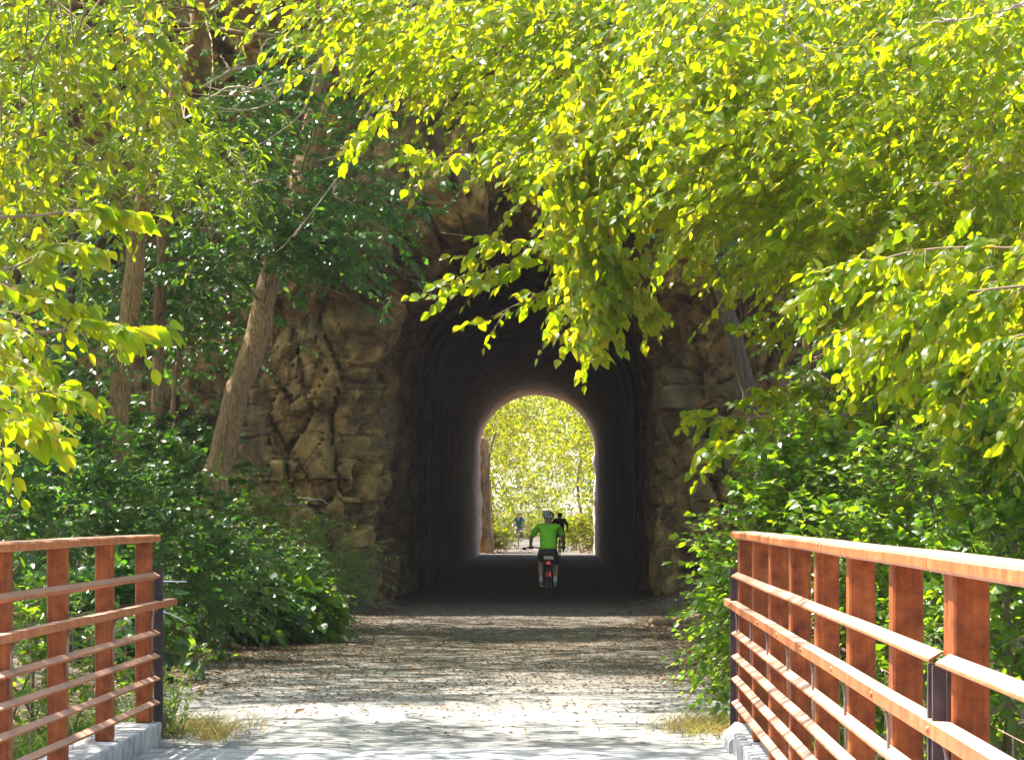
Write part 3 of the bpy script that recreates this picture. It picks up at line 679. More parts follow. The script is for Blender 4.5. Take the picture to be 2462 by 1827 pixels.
def put_leaves(mb, pos, ld, up, size, tm, mt=0):
    """pos, ld (along the leaf), up: (k,3); size (k,)"""
    if len(pos) == 0: return
    x = nrm(ld); z = nrm(up - x * (up * x).sum(-1, keepdims=True)); y = np.cross(z, x)
    if isinstance(tm, list):
        c = R.integers(0, len(tm), len(pos))
        for i, t_ in enumerate(tm): put_leaves(mb, pos[c == i], ld[c == i], up[c == i], size[c == i], t_, mt)
        return
    V, Fs = tm; k, m = len(pos), len(V)
    vv = pos[:, None] + size[:, None, None] * (V[None, :, 0:1] * x[:, None] + V[None, :, 1:2] * y[:, None] + V[None, :, 2:3] * z[:, None])
    o = (np.arange(k) * m)[:, None, None]
    mb.add(vv.reshape(-1, 3), [(f[None] + o).reshape(-1, f.shape[1]) for f in Fs], mt)
def put_twigs(mb, P, D, L, droop, r, mt=1, seg=3):
    n = len(P); ts = np.linspace(0, 1, seg + 1); u = nrm(np.cross(D, (0, 0, 1.)) + 1e-6); w = np.cross(u, D)
    V = []
    for t in ts:
        c = P + D * (t * L)[:, None]; c[:, 2] -= droop * L * t * t
        for a in range(3): V.append(c + (r * (1 - .75 * t))[:, None] * (math.cos(a * 2.094) * u + math.sin(a * 2.094) * w))
    V = np.stack(V, 1); m = V.shape[1]; f = []
    for i in range(seg):
        for a in range(3): f.append((i * 3 + a, i * 3 + (a + 1) % 3, i * 3 + 3 + (a + 1) % 3, i * 3 + 3 + a))
    f = np.array(f); mb.add(V.reshape(-1, 3), [(f[None] + (np.arange(n) * m)[:, None, None]).reshape(-1, 4)], mt, True)
def sprays(mb, P, D, L, n, size, tm, droop=.35, ang=.95, hang=.35, tilt=.55, jit=.3, twig=.0055, opp=False, mt=0, tmt=1, face=0.0):
    P = np.asarray(P, float); Nn = len(P)
    if Nn == 0: return
    D = nrm(np.asarray(D, float)); L = np.broadcast_to(L, (Nn,)).astype(float)
    if twig: put_twigs(mb, P.copy(), D, L, droop, np.full(Nn, twig), tmt)
    i = np.arange(n); base = ((i // 2 * 2 if opp else i) + .7) / n
    t = np.clip(base[None] + R.normal(size=(Nn, n)) * .02, .06, 1.0)
    side = np.where(i % 2 == 0, 1., -1.); lat = nrm(np.cross(D, (0, 0, 1.)) + 1e-6)
    pos = P[:, None] + D[:, None] * (t * L[:, None])[..., None]; pos[..., 2] -= droop * L[:, None] * t * t
    tg = np.repeat(D[:, None], n, 1).copy(); tg[..., 2] -= 2 * droop * t
    ld = tg * math.cos(ang) + lat[:, None] * (side * math.sin(ang))[None, :, None] + R.normal(size=(Nn, n, 3)) * jit
    ld[..., 2] -= hang
    if not opp: ld[:, -1] = tg[:, -1] + R.normal(size=(Nn, 3)) * jit * .5
    up = np.array((0, -face, 1.)) + R.normal(size=(Nn, n, 3)) * tilt
    sz = size * R.uniform(.5, 1.25, (Nn, n)) * (1 - .25 * t) * R.uniform(.75, 1.2, (Nn, 1))
    put_leaves(mb, pos.reshape(-1, 3), ld.reshape(-1, 3), up.reshape(-1, 3), sz.ravel(), tm, mt)
def in_poly(p, poly):
    x, y = p[:, 0], p[:, 1]; r = np.zeros(len(p), bool); n = len(poly)
    for i in range(n):
        (x1, y1), (x2, y2) = poly[i], poly[(i + 1) % n]
        c = ((y1 > y) != (y2 > y)); xi = (x2 - x1) * (y - y1) / ((y2 - y1) if y2 != y1 else 1e-9) + x1; r ^= c & (x < xi)
    return r
def fill(poly, n, d0, d1, clump=0, cs=.35):
    """n points in the region of the place that the outline covers between depths d0 and d1, gathered into clumps"""
    poly = np.array(poly, float); lo, hi = poly.min(0), poly.max(0); out = []
    k = n if not clump else max(1, n // clump)
    while len(out) < k:
        q = R.uniform(lo, hi, (k * 3, 2)); q = q[in_poly(q, poly)]; out += list(q)
    q = np.array(out[:k]); d = R.uniform(d0, d1, k)
    p = np.stack(((q[:, 0] - CX) / F * d, d, EYE - (q[:, 1] - CY) / F * d), -1)
    if clump:
        p = np.repeat(p, clump, 0); p = p + R.normal(size=p.shape) * np.array((cs, cs, cs * .75))
    return p
def sunny(P, keep=0.0):
    """gap in the canopy: drop what would shade the bright strip of trail before the bridge"""
    s = P[:, 2] / SUN[2]; gx, gy = P[:, 0] - SUN[0] * s, P[:, 1] - SUN[1] * s
    a = ((gx + .55 + .35 * (gy - 21.3)) / 2.3) ** 2 + ((gy - 21.2) / 1.05) ** 2 < 1
    b = (gx > -4.3) & (gx < 3.5) & (gy < 20.6) & (gy > 6) & (R.random(len(P)) < .2)
    c = (gy > 22.5) & (gy < 29) & (np.abs(gx + .8) < 3.2) & (R.random(len(P)) < .0)
    return P[~(a | b | c) | (R.random(len(P)) < keep)]
LIT_KEEP = (.1, .25, .1, .1, .12, .12)
LIT = [((-2.2, 6.6), (19.5, 28.2), (3.2, 6.6)), ((-7.8, -3.8), (26, 36), (4.8, 8.0)), ((-3.2, -1.8), (12.4, 15), (1.7, 3.2)), ((1., 4.2), (15.8, 21.5), (2.0, 3.6)), ((1.4, 4.2), (17, 21.5), (.6, 2.0)), ((-3., -2.3), (8, 14.5), (.3, 1.4))]
def overhead(g, bx, by, bz, n, anchors, size=.2, keep=.12):
    """unseen crown leaves added above the frame to shade trail and undergrowth, sparing the lit sprays"""
    c = np.stack((R.uniform(*bx, n // 6), R.uniform(*by, n // 6), R.uniform(*bz, n // 6)), -1); P = np.repeat(c, 6, 0); P = P + R.normal(size=P.shape) * np.array((.55, .55, .3))
    px, py = P[:, 0] / P[:, 1] * F + CX, CY - (P[:, 2] - EYE) / P[:, 1] * F
    P = P[(py < -130) | (px < -130) | (px > 2360)]
    bad = np.zeros(len(P), bool)
    for (x, y, z), kp in zip(LIT, LIT_KEEP):
        b1 = np.zeros(len(P), bool)
        for zz in np.linspace(z[0], z[1], 4):
            s = (P[:, 2] - zz) / SUN[2]; qx, qy = P[:, 0] - SUN[0] * s, P[:, 1] - SUN[1] * s; b1 |= (s > 0) & (qx > x[0]) & (qx < x[1]) & (qy > y[0]) & (qy < y[1])
        bad |= b1 & (R.random(len(P)) > kp)
    P = sunny(P[~bad])
    an = np.array(anchors); d = ((P[:, None] - an[None]) ** 2).sum(-1).argmin(1)
    sprays(g, P, nrm(P - an[d]) * .5 + R.normal(size=P.shape) * (.8, .8, .25), R.uniform(.5, 1., len(P)), 9, size, T_SIMPLE, droop=.3, hang=.15, tilt=.35, twig=.006)
    for i in R.choice(len(P), min(24, len(P)), replace=False): limb(g, an[d[i]], P[i], .05, .01, .1, 7, 1, 5)
def clear(P, box=((-.15, .95), (20.9, 22.2), (2.4, 5.2)), keep=.12):
    bad = np.zeros(len(P), bool); x, y, z = box
    for zz in np.linspace(z[0], z[1], 6):
        s = (P[:, 2] - zz) / SUN[2]; qx, qy = P[:, 0] - SUN[0] * s, P[:, 1] - SUN[1] * s; bad |= (s > 0.1) & (qx > x[0]) & (qx < x[1]) & (qy > y[0]) & (qy < y[1])
    return P[~bad | (R.random(len(P)) < keep)]
def limb(g, a, b, r0, r1, sag=.25, n=7, mt=1, sides=6, wob=.05):
    a = np.array(a); b = np.array(b); t = np.linspace(0, 1, n)[:, None]; L = np.linalg.norm(b - a)
    p = a + (b - a) * t; p[:, 2] += (sag * L * 4 * t * (1 - t))[:, 0] * .5; p[1:-1] += R.normal(size=(n - 2, 3)) * wob * L * .25
    g.tube(p, np.linspace(r0, r1, n), sides, mt); return p
def crown(g, P, anchors, n, size, tm, L=.5, out=None, **kw):
    """leafy sprays at P, and limbs that carry them from the nearest anchor"""
    anchors = np.array(anchors); k = max(1, len(P) // 22); lim = kw.pop('limbs', True)
    d = ((P[:, None] - anchors[None]) ** 2).sum(-1).argmin(1); o = nrm(P - anchors[d]) * .6 + R.normal(size=P.shape) * np.array((.55, .55, .30))
    if out is not None: o = o + np.array(out)
    sprays(g, P, o, R.uniform(.65, 1.3, len(P)) * L, n, size, tm, **kw)
    if lim:
        for i in R.choice(len(P), min(k, 60), replace=False): limb(g, anchors[d[i]], P[i] , .018, .005, .12, 7, 1, 5)
def trunk_pts(px):
    """[(px, py, depth, width in px)] -> points and radii"""
    P = np.array([at(a, b, d) for a, b, d, w in px]); r = np.array([w / 2 * d / F for a, b, d, w in px]); return P, r
def smooth_path(P, r, n=24):
    t = np.linspace(0, len(P) - 1, n); i = np.clip(t.astype(int), 0, len(P) - 2); f = (t - i)[:, None]
    Pm = np.concatenate((P[:1] * 2 - P[1:2], P, P[-1:] * 2 - P[-2:-1])); a, b, c, d = Pm[i], Pm[i + 1], Pm[i + 2], Pm[i + 3]
    q = .5 * ((2 * b) + (c - a) * f + (2 * a - 5 * b + 4 * c - d) * f ** 2 + (3 * b - a - 3 * c + d) * f ** 3)
    return q, np.interp(t, np.arange(len(r)), r)
def trunk_mesh(g, px, ground=True, mt=0):
    P, r = trunk_pts(px)
    if ground:
        gz = ground_z(P[0, 0], P[0, 1]) - .15
        if gz < P[0, 2]: b = P[0] + (P[0] - P[1]) * min(3., (P[0, 2] - gz) / max(.1, (P[1, 2] - P[0, 2]))); b[2] = gz; P = np.vstack((b, P)); r = np.concatenate(([r[0] * 1.25], r))
    q, rr = smooth_path(P, r, 40); q[1:-1] += R.normal(size=q[1:-1].shape) * rr[1:-1, None] * .07
    g.tube(q, rr * (1 + .05 * R.normal(size=len(rr))), 14, mt); return q, rr
def tree(name, label, cat, px, group, parts, barkm='bark', leafm='leaf_dark', loc=None):
    """parts(g, path): fills the crown mesh"""
    tg = MB(); q, rr = trunk_mesh(tg, px); base = q[0]
    t = thing(name, label, cat, base, group); tg.build('trunk', M[barkm], t)
    g = MB(); parts(g, q)
    if g.v: g.build('crown', [M[leafm], M['twig']], t)
    return t
GC = 'trees growing round the tunnel mouth'
def px_of(q): return [(p[0] / p[1] * F + CX, CY - (p[2] - EYE) / p[1] * F) for p in q]
def off_trunk(x, y, top, w=.16, lean=0):
    """outline of a trunk that stands outside the picture, as (px, py, depth, width)"""
    z0 = ground_z(x, y); out = []
    for z, k in ((z0, 1), (z0 + top * .5, .85), (z0 + top, .5)):
        out.append((x / y * F + CX + lean * k * 0, CY - (z - EYE) / y * F, y, 2 * w * k * F / y))
    return out

# --- sunlit canopy reaching in from the right
def elm_right(g, q):
    up = q[int(len(q) * .45):]
    P = fill([(1480, -60), (2300, -60), (2300, 640), (2050, 620), (1850, 560), (1760, 500), (1640, 540), (1560, 470), (1480, 300)], 3400, 19.5, 27.5, 14, .30)
    crown(g, clear(sunny(P, .25)), up, 12, .108, ELM, .47, (-.35, -.1, -.1), droop=.45, hang=.32, tilt=.6, face=.55)
    overhead(g, (1, 12), (16, 38), (7, 11), 1500, up)
tree('elm_tree', 'broad sunlit elm canopy reaching in over the right railing from outside the frame', 'tree', off_trunk(5.6, 24.5, 8), GC, elm_right, 'bark', 'leaf_elm')
def elm_mid(g, q):
    up = q[int(len(q) * .5):]
    P = fill([(660, -60), (1540, -60), (1570, 300), (1540, 440), (1420, 430), (1200, 380), (1160, 320), (1120, 200), (1000, 140), (860, 120), (770, 70), (710, 20)], 2000, 21, 28, 12, .27)
    crown(g, clear(sunny(P, .3)), up, 12, .11, ELM, .46, (-.45, -.15, -.25), droop=.45, hang=.32, tilt=.6, face=.55)
    for br_, n in (([(1300, 400), (1180, 340), (1060, 335), (925, 345)], 13), ([(1320, 470), (1180, 540), (1060, 520), (955, 505)], 9), ([(1340, 520), (1180, 560), (1040, 600), (925, 632)], 18), ([(1380, 540), (1250, 620), (1150, 650), (1068, 690)], 11),
                   ([(900, 130), (860, 230), (800, 270), (770, 300)], 9)):
        Pb, r = trunk_pts([(a, b, 22.2 + .2 * i, 4 - i) for i, (a, b) in enumerate(br_)]); pb, rr = smooth_path(Pb, r, 16); g.tube(pb, rr, 6, 1)
        k = R.integers(3, 16, n); Ps = pb[k] + R.normal(size=(n, 3)) * .03; dd = nrm(pb[-1] - pb[0]) * .7 + R.normal(size=(n, 3)) * np.array((.25, .6, .35)) + (0, -.2, -.1)
        sprays(g, Ps, dd, R.uniform(.22, .45, n), 8, .13, ELM, droop=.35, hang=.4, tilt=.6, face=.5)
    overhead(g, (-9, 3), (26, 46), (7.4, 11.5), 4200, up); overhead(g, (-6.6, -.6), (24.9, 33), (6.8, 8.8), 1300, up)
tree('elm_tree', 'sunlit elm hanging over the centre of the trail, its drooping sprays before the tunnel arch', 'tree', off_trunk(4.6, 29, 8), GC, elm_mid, 'bark', 'leaf_elm')
# --- the vine that hangs down before the arch
g = MB(); vt = at(1400, -40, 21.6); base = vt
for st in ([(1400, -40), (1330, 200), (1270, 420), (1290, 600), (1285, 765)], [(1480, -40), (1420, 250), (1330, 450), (1350, 600), (1400, 690)], [(1360, 0), (1250, 250), (1240, 480), (1240, 700)],
           [(1560, 0), (1520, 250), (1505, 420), (1510, 590)], [(1330, 300), (1270, 500), (1310, 640), (1420, 660)]):
    P, r = trunk_pts([(a, b, 21.5 + R.uniform(-.25, .25), 3.2 - .4 * i) for i, (a, b) in enumerate(st)]); q, rr = smooth_path(P, r, 26); g.tube(q, rr, 5, 1)
    n = 36 if st[0][0] != 1560 else 22; k = R.integers(4, 26, n); sprays(g, q[k] + R.normal(size=(n, 3)) * .035, R.normal(size=(n, 3)) * (1, 1, .3) + (0, -.4, -.25), R.uniform(.12, .34, n), 7, .11, VINE, droop=.6, ang=1.1, hang=.9, tilt=.8, face=.9, twig=.0025)
P = fill([(1190, 250), (1460, 200), (1420, 440), (1350, 520), (1340, 620), (1300, 720), (1280, 790), (1250, 700), (1240, 600), (1220, 470)], 230, 21.1, 22.0, 5, .11)
sprays(g, P, R.normal(size=P.shape) + (0, -.4, -.4), R.uniform(.15, .3, len(P)), 7, .11, VINE, droop=.6, ang=1.1, hang=.9, tilt=.8, face=.9, twig=.0025)
o = g.build('hanging_vine', [M['leaf_vine'], M['twig']], loc=base); tag(o, 'yellow green vine with heart shaped leaves hanging down in front of the tunnel arch', 'vine')
# --- left: walnut with compound leaves, the vine climbing it, and the near elm twigs
def walnut(g, q):
    up = q[int(len(q) * .5):]
    P = fill([(-60, -60), (520, -60), (450, 60), (410, 150), (430, 260), (500, 330), (470, 420), (330, 420), (220, 470), (110, 520), (-60, 560)], 560, 29, 36, 7, .35)
    crown(g, P, up, 16, .15, T_LANCE, .5, (0, -.6, -.1), droop=.5, ang=1.15, hang=.25, tilt=.45, opp=True, face=.4)
    P = fill([(330, 240), (520, 270), (540, 350), (440, 420), (360, 380)], 60, 30, 32, 6, .2); crown(g, P, up[-8:], 14, .12, T_LANCE, .5, (.7, -.4, -.2), droop=.4, ang=1.15, hang=.2, tilt=.4, opp=True, limbs=False)
    overhead(g, (-19, -3), (24, 44), (8.5, 13.5), 4600, up)
tree('walnut_tree', 'tall walnut with rough trunk leaning right and feathery sunlit leaves at upper left', 'tree',
     [(255, 1010, 37, 46), (258, 880, 37, 45), (275, 740, 37, 44), (300, 500, 37, 42), (345, 350, 36.5, 40), (395, 180, 36, 38), (432, 60, 35.5, 36), (470, -200, 35, 34)], GC, walnut, 'bark', 'leaf_walnut')
g = MB(); base = at(60, 60, 27)
P = fill([(-60, 20), (300, 0), (430, 120), (420, 260), (330, 330), (250, 430), (100, 520), (-60, 600)], 240, 26, 28.5, 6, .3); sprays(g, P, R.normal(size=P.shape) + (.3, -.3, -.5), R.uniform(.25, .5, len(P)), 7, .115, T_HEART, droop=.5, ang=1.1, hang=.7, tilt=.8, face=.8)
for i in range(6):
    a, b = fill([(-60, -100), (300, -100), (300, 0), (-60, 0)], 1, 27, 28)[0], fill([(-20, 300), (300, 300), (150, 500), (-20, 560)], 1, 26.5, 28)[0]; limb(g, a, b, .012, .004, -.1, 9, 1, 5, .1)
o = g.build('wild_vine', [M['leaf_vine'], M['twig']], loc=base); tag(o, 'lobed pale green vine leaves draped over the walnut at the upper left', 'vine')
def near_elm(g, q):
    for pts, d, sz in (([(-300, 640), (60, 720), (200, 700), (300, 715), (368, 708)], 13.5, .165), ([(-300, 840), (-40, 850), (60, 855), (140, 850), (215, 872)], 13., .14), ([(-300, 860), (-40, 880), (40, 910), (90, 940), (138, 958)], 12.6, .16),
                   ([(-300, 480), (60, 470), (180, 455), (260, 460), (332, 470)], 14.5, .15), ([(-300, 620), (0, 590), (100, 540), (160, 530), (218, 545)], 14., .15), ([(-300, 700), (-60, 680), (0, 760), (50, 800), (100, 790)], 13.2, .14), ([(-300, 560), (-40, 600), (60, 640), (140, 660), (200, 670)], 13.8, .14)):
        Pb, r = trunk_pts([(a, b, d + .2 * i, 9 - 1.6 * i) for i, (a, b) in enumerate(pts)]); pb, rr = smooth_path(Pb, r, 24); g.tube(pb, rr, 6, 1)
        m = 22; tt = np.linspace(10, 23, m).astype(int); tg = nrm(np.gradient(pb, axis=0))[tt]; side = np.where(np.arange(m) % 2 == 0, 1., -1.)
        ld = tg * .75 + np.array((0, -.55, 0)) * side[:, None] + (0, 0, -.55) + R.normal(size=(m, 3)) * .2; ld[-1] = tg[-1]
        put_leaves(g, pb[tt] + R.normal(size=(m, 3)) * .004, ld, np.array((0, -.5, .9)) + R.normal(size=(m, 3)) * .4, sz * R.uniform(.75, 1.1, m), T_ELMX)
        n = 10; k = R.integers(5, 18, n); sprays(g, pb[k], R.normal(size=(n, 3)) * (.5, .6, .4) + (.7, -.2, -.1), R.uniform(.12, .26, n), 6, .09, T_ELMX, droop=.4, hang=.45, tilt=.5, face=.6)
    P = fill([(-200, 560), (20, 560), (60, 700), (30, 860), (-40, 960), (-200, 960)], 60, 12.5, 14.5, 5, .15); sprays(g, P, R.normal(size=P.shape) + (.5, -.2, -.3), .3, 7, .09, T_ELMX, hang=.5, face=.6)
    overhead(g, (-9, 1), (14, 25), (5.7, 8.5), 1300, q[-8:], .16); overhead(g, (-8, 0), (18.4, 21.7), (5.8, 7.6), 800, q[-8:], .16)
tree('elm_tree', 'near elm twigs with large serrated leaves poking in at the left edge', 'tree', off_trunk(-4.9, 14.5, 7, .12), GC, near_elm, 'bark', 'leaf_elm')
# --- right hand foreground twigs
def near_elm_r(g, q):
    for pts, d in (([(2500, 560), (2200, 540), (2000, 545), (1850, 590), (1790, 640)], 17.), ([(2500, 600), (2250, 620), (2100, 640), (1980, 700), (1905, 770)], 16.6), ([(2500, 700), (2300, 720), (2180, 740), (2120, 800), (2090, 850)], 16.2), ([(2500, 780), (2380, 800), (2280, 850), (2230, 900), (2205, 950)], 16.),
                   ([(2500, 620), (2250, 660), (2050, 650), (1800, 690), (1630, 720)], 21.), ([(2300, 500), (2050, 520), (1850, 540), (1700, 570), (1560, 575)], 22.), ([(2500, 860), (2100, 800), (1900, 830), (1760, 850), (1665, 870)], 21.), ([(2400, 900), (2100, 880), (1850, 900), (1650, 905), (1515, 908)], 20.5), ([(2400, 960), (2100, 960), (1850, 940), (1650, 950), (1540, 985)], 20.)):
        Pb, r = trunk_pts([(a, b, d + .15 * i, 9 - 1.8 * i) for i, (a, b) in enumerate(pts)]); pb, rr = smooth_path(Pb, r, 30); g.tube(pb, rr, 6, 1)
        n = 46; k = R.integers(7, 30, n); tg = nrm(pb[-1] - pb[0])
        sprays(g, pb[k], R.normal(size=(n, 3)) * (.35, .6, .35) + tg * .7 + (0, -.2, -.1), R.uniform(.15, .36, n), 8, .112 if d < 18 else .105, [T_ELMX, ELM[4]] if d < 18 else ELM, droop=.4, hang=.4, tilt=.5, face=.7)
    P = fill([(1780, 600), (2300, 520), (2300, 930), (2150, 880), (2000, 800), (1880, 760)], 260, 17, 21, 8, .2); crown(g, P, q[20:], 10, .13, ELM, .36, (-.4, -.2, -.2), droop=.45, hang=.6, tilt=.65, face=.6)
tree('elm_tree', 'young elm with bright large leaves hanging just above the right railing', 'tree', off_trunk(4.4, 17.5, 5, .09), GC, near_elm_r, 'bark', 'leaf_elm')
# --- darker trees under the canopy
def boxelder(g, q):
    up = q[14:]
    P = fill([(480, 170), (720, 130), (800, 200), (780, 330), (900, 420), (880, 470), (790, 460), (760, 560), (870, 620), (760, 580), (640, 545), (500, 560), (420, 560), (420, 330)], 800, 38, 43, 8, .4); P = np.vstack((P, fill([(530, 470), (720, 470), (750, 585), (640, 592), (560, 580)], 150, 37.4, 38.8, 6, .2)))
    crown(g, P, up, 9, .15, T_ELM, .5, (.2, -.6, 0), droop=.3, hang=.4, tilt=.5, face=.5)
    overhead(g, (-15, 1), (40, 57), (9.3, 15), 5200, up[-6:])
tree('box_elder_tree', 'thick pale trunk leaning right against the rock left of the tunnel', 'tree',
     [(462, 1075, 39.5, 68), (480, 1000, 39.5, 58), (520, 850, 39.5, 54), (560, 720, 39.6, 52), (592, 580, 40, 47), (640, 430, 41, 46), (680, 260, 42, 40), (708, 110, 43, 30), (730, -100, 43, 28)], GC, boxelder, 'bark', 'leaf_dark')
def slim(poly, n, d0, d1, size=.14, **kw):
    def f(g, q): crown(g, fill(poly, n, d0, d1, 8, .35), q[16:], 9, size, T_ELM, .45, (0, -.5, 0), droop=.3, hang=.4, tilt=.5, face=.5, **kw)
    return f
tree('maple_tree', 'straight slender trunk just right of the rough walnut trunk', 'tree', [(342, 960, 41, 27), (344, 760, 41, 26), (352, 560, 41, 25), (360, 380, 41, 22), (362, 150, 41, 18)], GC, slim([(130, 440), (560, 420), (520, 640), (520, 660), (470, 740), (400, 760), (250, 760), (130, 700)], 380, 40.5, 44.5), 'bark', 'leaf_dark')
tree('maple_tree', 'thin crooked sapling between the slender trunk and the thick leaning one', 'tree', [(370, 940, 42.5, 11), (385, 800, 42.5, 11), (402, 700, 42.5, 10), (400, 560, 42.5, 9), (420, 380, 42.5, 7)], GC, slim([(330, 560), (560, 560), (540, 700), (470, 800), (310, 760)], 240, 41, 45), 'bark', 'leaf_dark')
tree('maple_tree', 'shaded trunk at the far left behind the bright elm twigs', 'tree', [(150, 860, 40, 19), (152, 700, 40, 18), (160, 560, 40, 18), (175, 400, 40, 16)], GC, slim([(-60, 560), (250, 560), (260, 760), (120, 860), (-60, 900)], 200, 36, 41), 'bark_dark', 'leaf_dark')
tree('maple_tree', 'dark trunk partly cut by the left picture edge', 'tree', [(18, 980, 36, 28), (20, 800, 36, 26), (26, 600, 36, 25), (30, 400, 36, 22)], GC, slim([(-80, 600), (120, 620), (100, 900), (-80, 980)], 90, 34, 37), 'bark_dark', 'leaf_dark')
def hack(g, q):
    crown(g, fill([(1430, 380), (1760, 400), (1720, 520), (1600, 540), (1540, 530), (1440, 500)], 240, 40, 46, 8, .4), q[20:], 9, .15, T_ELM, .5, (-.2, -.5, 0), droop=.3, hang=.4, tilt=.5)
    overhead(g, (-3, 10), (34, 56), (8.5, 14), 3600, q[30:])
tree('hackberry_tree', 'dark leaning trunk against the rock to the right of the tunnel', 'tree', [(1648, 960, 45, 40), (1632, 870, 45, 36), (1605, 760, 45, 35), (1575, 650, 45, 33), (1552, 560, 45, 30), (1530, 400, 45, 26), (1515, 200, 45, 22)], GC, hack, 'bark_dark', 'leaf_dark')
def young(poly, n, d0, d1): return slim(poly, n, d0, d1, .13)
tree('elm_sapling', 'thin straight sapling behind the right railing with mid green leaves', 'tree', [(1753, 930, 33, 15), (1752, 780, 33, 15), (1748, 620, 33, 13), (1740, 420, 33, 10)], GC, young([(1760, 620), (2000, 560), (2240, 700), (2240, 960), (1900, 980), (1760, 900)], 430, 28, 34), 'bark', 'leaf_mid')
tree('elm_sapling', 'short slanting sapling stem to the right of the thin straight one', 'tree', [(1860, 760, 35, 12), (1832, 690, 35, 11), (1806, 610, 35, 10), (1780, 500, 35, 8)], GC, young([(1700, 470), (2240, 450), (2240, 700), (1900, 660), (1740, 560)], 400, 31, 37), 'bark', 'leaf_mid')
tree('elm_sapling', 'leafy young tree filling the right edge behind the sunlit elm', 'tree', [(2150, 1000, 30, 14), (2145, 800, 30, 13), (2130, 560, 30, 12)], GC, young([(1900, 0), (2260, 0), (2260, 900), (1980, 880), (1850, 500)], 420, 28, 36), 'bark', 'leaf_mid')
# bare branches
def bare(strokes, d, w, lab, m='dead_twig'):
    g = MB(); base = at(*strokes[0][0], d)
    for s in strokes:
        P, r = trunk_pts([(a, b, d + .1 * i, w * (1 - .75 * i / (len(s) - 1))) for i, (a, b) in enumerate(s)]); q, rr = smooth_path(P, r, 18); q[1:-1] += R.normal(size=q[1:-1].shape) * .006; g.tube(q, rr, 6)
    tag(g.build('bare_branch', M[m], loc=base), lab, 'branch', 'bare dead branches in the canopy')
bare([[(890, 205), (805, 240), (785, 320), (735, 385), (655, 490), (600, 548)], [(730, 392), (728, 428), (764, 440)], [(655, 490), (640, 515), (650, 498)], [(785, 320), (760, 332), (690, 350)]], 30, 6, 'long pale bare branch slanting up over the leaning trunk')
bare([[(440, 190), (500, 155), (560, 140), (590, 105), (612, 85)], [(560, 140), (575, 95), (600, 80)], [(500, 155), (480, 120)]], 31, 7, 'pale bare twig bending through the gap at upper left')
bare([[(700, 130), (640, 165), (560, 195), (480, 210), (405, 200)], [(640, 165), (600, 215), (540, 240), (410, 245)], [(560, 195), (500, 190), (430, 230), (400, 235)], [(690, 140), (660, 240), (590, 300), (500, 345)], [(540, 240), (480, 235), (420, 215)], [(600, 215), (560, 180), (520, 200), (450, 190)]], 31.5, 6, 'tangle of thin bare grey twigs left of the upper trunk')
bare([[(520, 330), (545, 400), (560, 430)], [(545, 400), (580, 392), (610, 402)], [(540, 385), (520, 410)]], 31, 5, 'small forked bare twig below the feathery leaves')
bare([[(565, 1090), (620, 1098), (690, 1086), (728, 1104)], [(620, 1098), (650, 1096), (672, 1106)], [(690, 1086), (640, 1082), (620, 1096)]], 40, 6, 'thin bare tan branch before the rock pillar left of the tunnel')
bare([[(1575, 960), (1640, 985), (1660, 1010), (1690, 1050)], [(1640, 985), (1600, 975)], [(1660, 1010), (1640, 1040), (1660, 1060)]], 22, 6, 'broken brown twigs in the bush left of the railing end')
bare([[(2280, 1040), (2180, 1070), (2110, 1110), (2060, 1150)], [(2180, 1070), (2200, 1050)], [(2110, 1110), (2140, 1100)]], 20, 7, 'brown bare branch in the bushes at the right edge')
bare([[(1700, 0), (1715, 60), (1750, 105), (1790, 115)], [(1750, 105), (1760, 135)]], 19, 6, 'thin grey twig in the top right leaves')
bare([[(2300, 10), (2200, 20), (2080, 45), (1990, 50)], [(2200, 20), (2290, -30)], [(2080, 45), (2030, 40)]], 18.8, 7, 'reddish bare branch crossing the top right corner')
bare([[(2110, 325), (2095, 370), (2075, 395), (2010, 400), (1960, 425)], [(2075, 395), (2110, 408)], [(2095, 370), (2110, 360)]], 18.8, 5, 'thin forked grey twig amid the right leaves', 'twig')
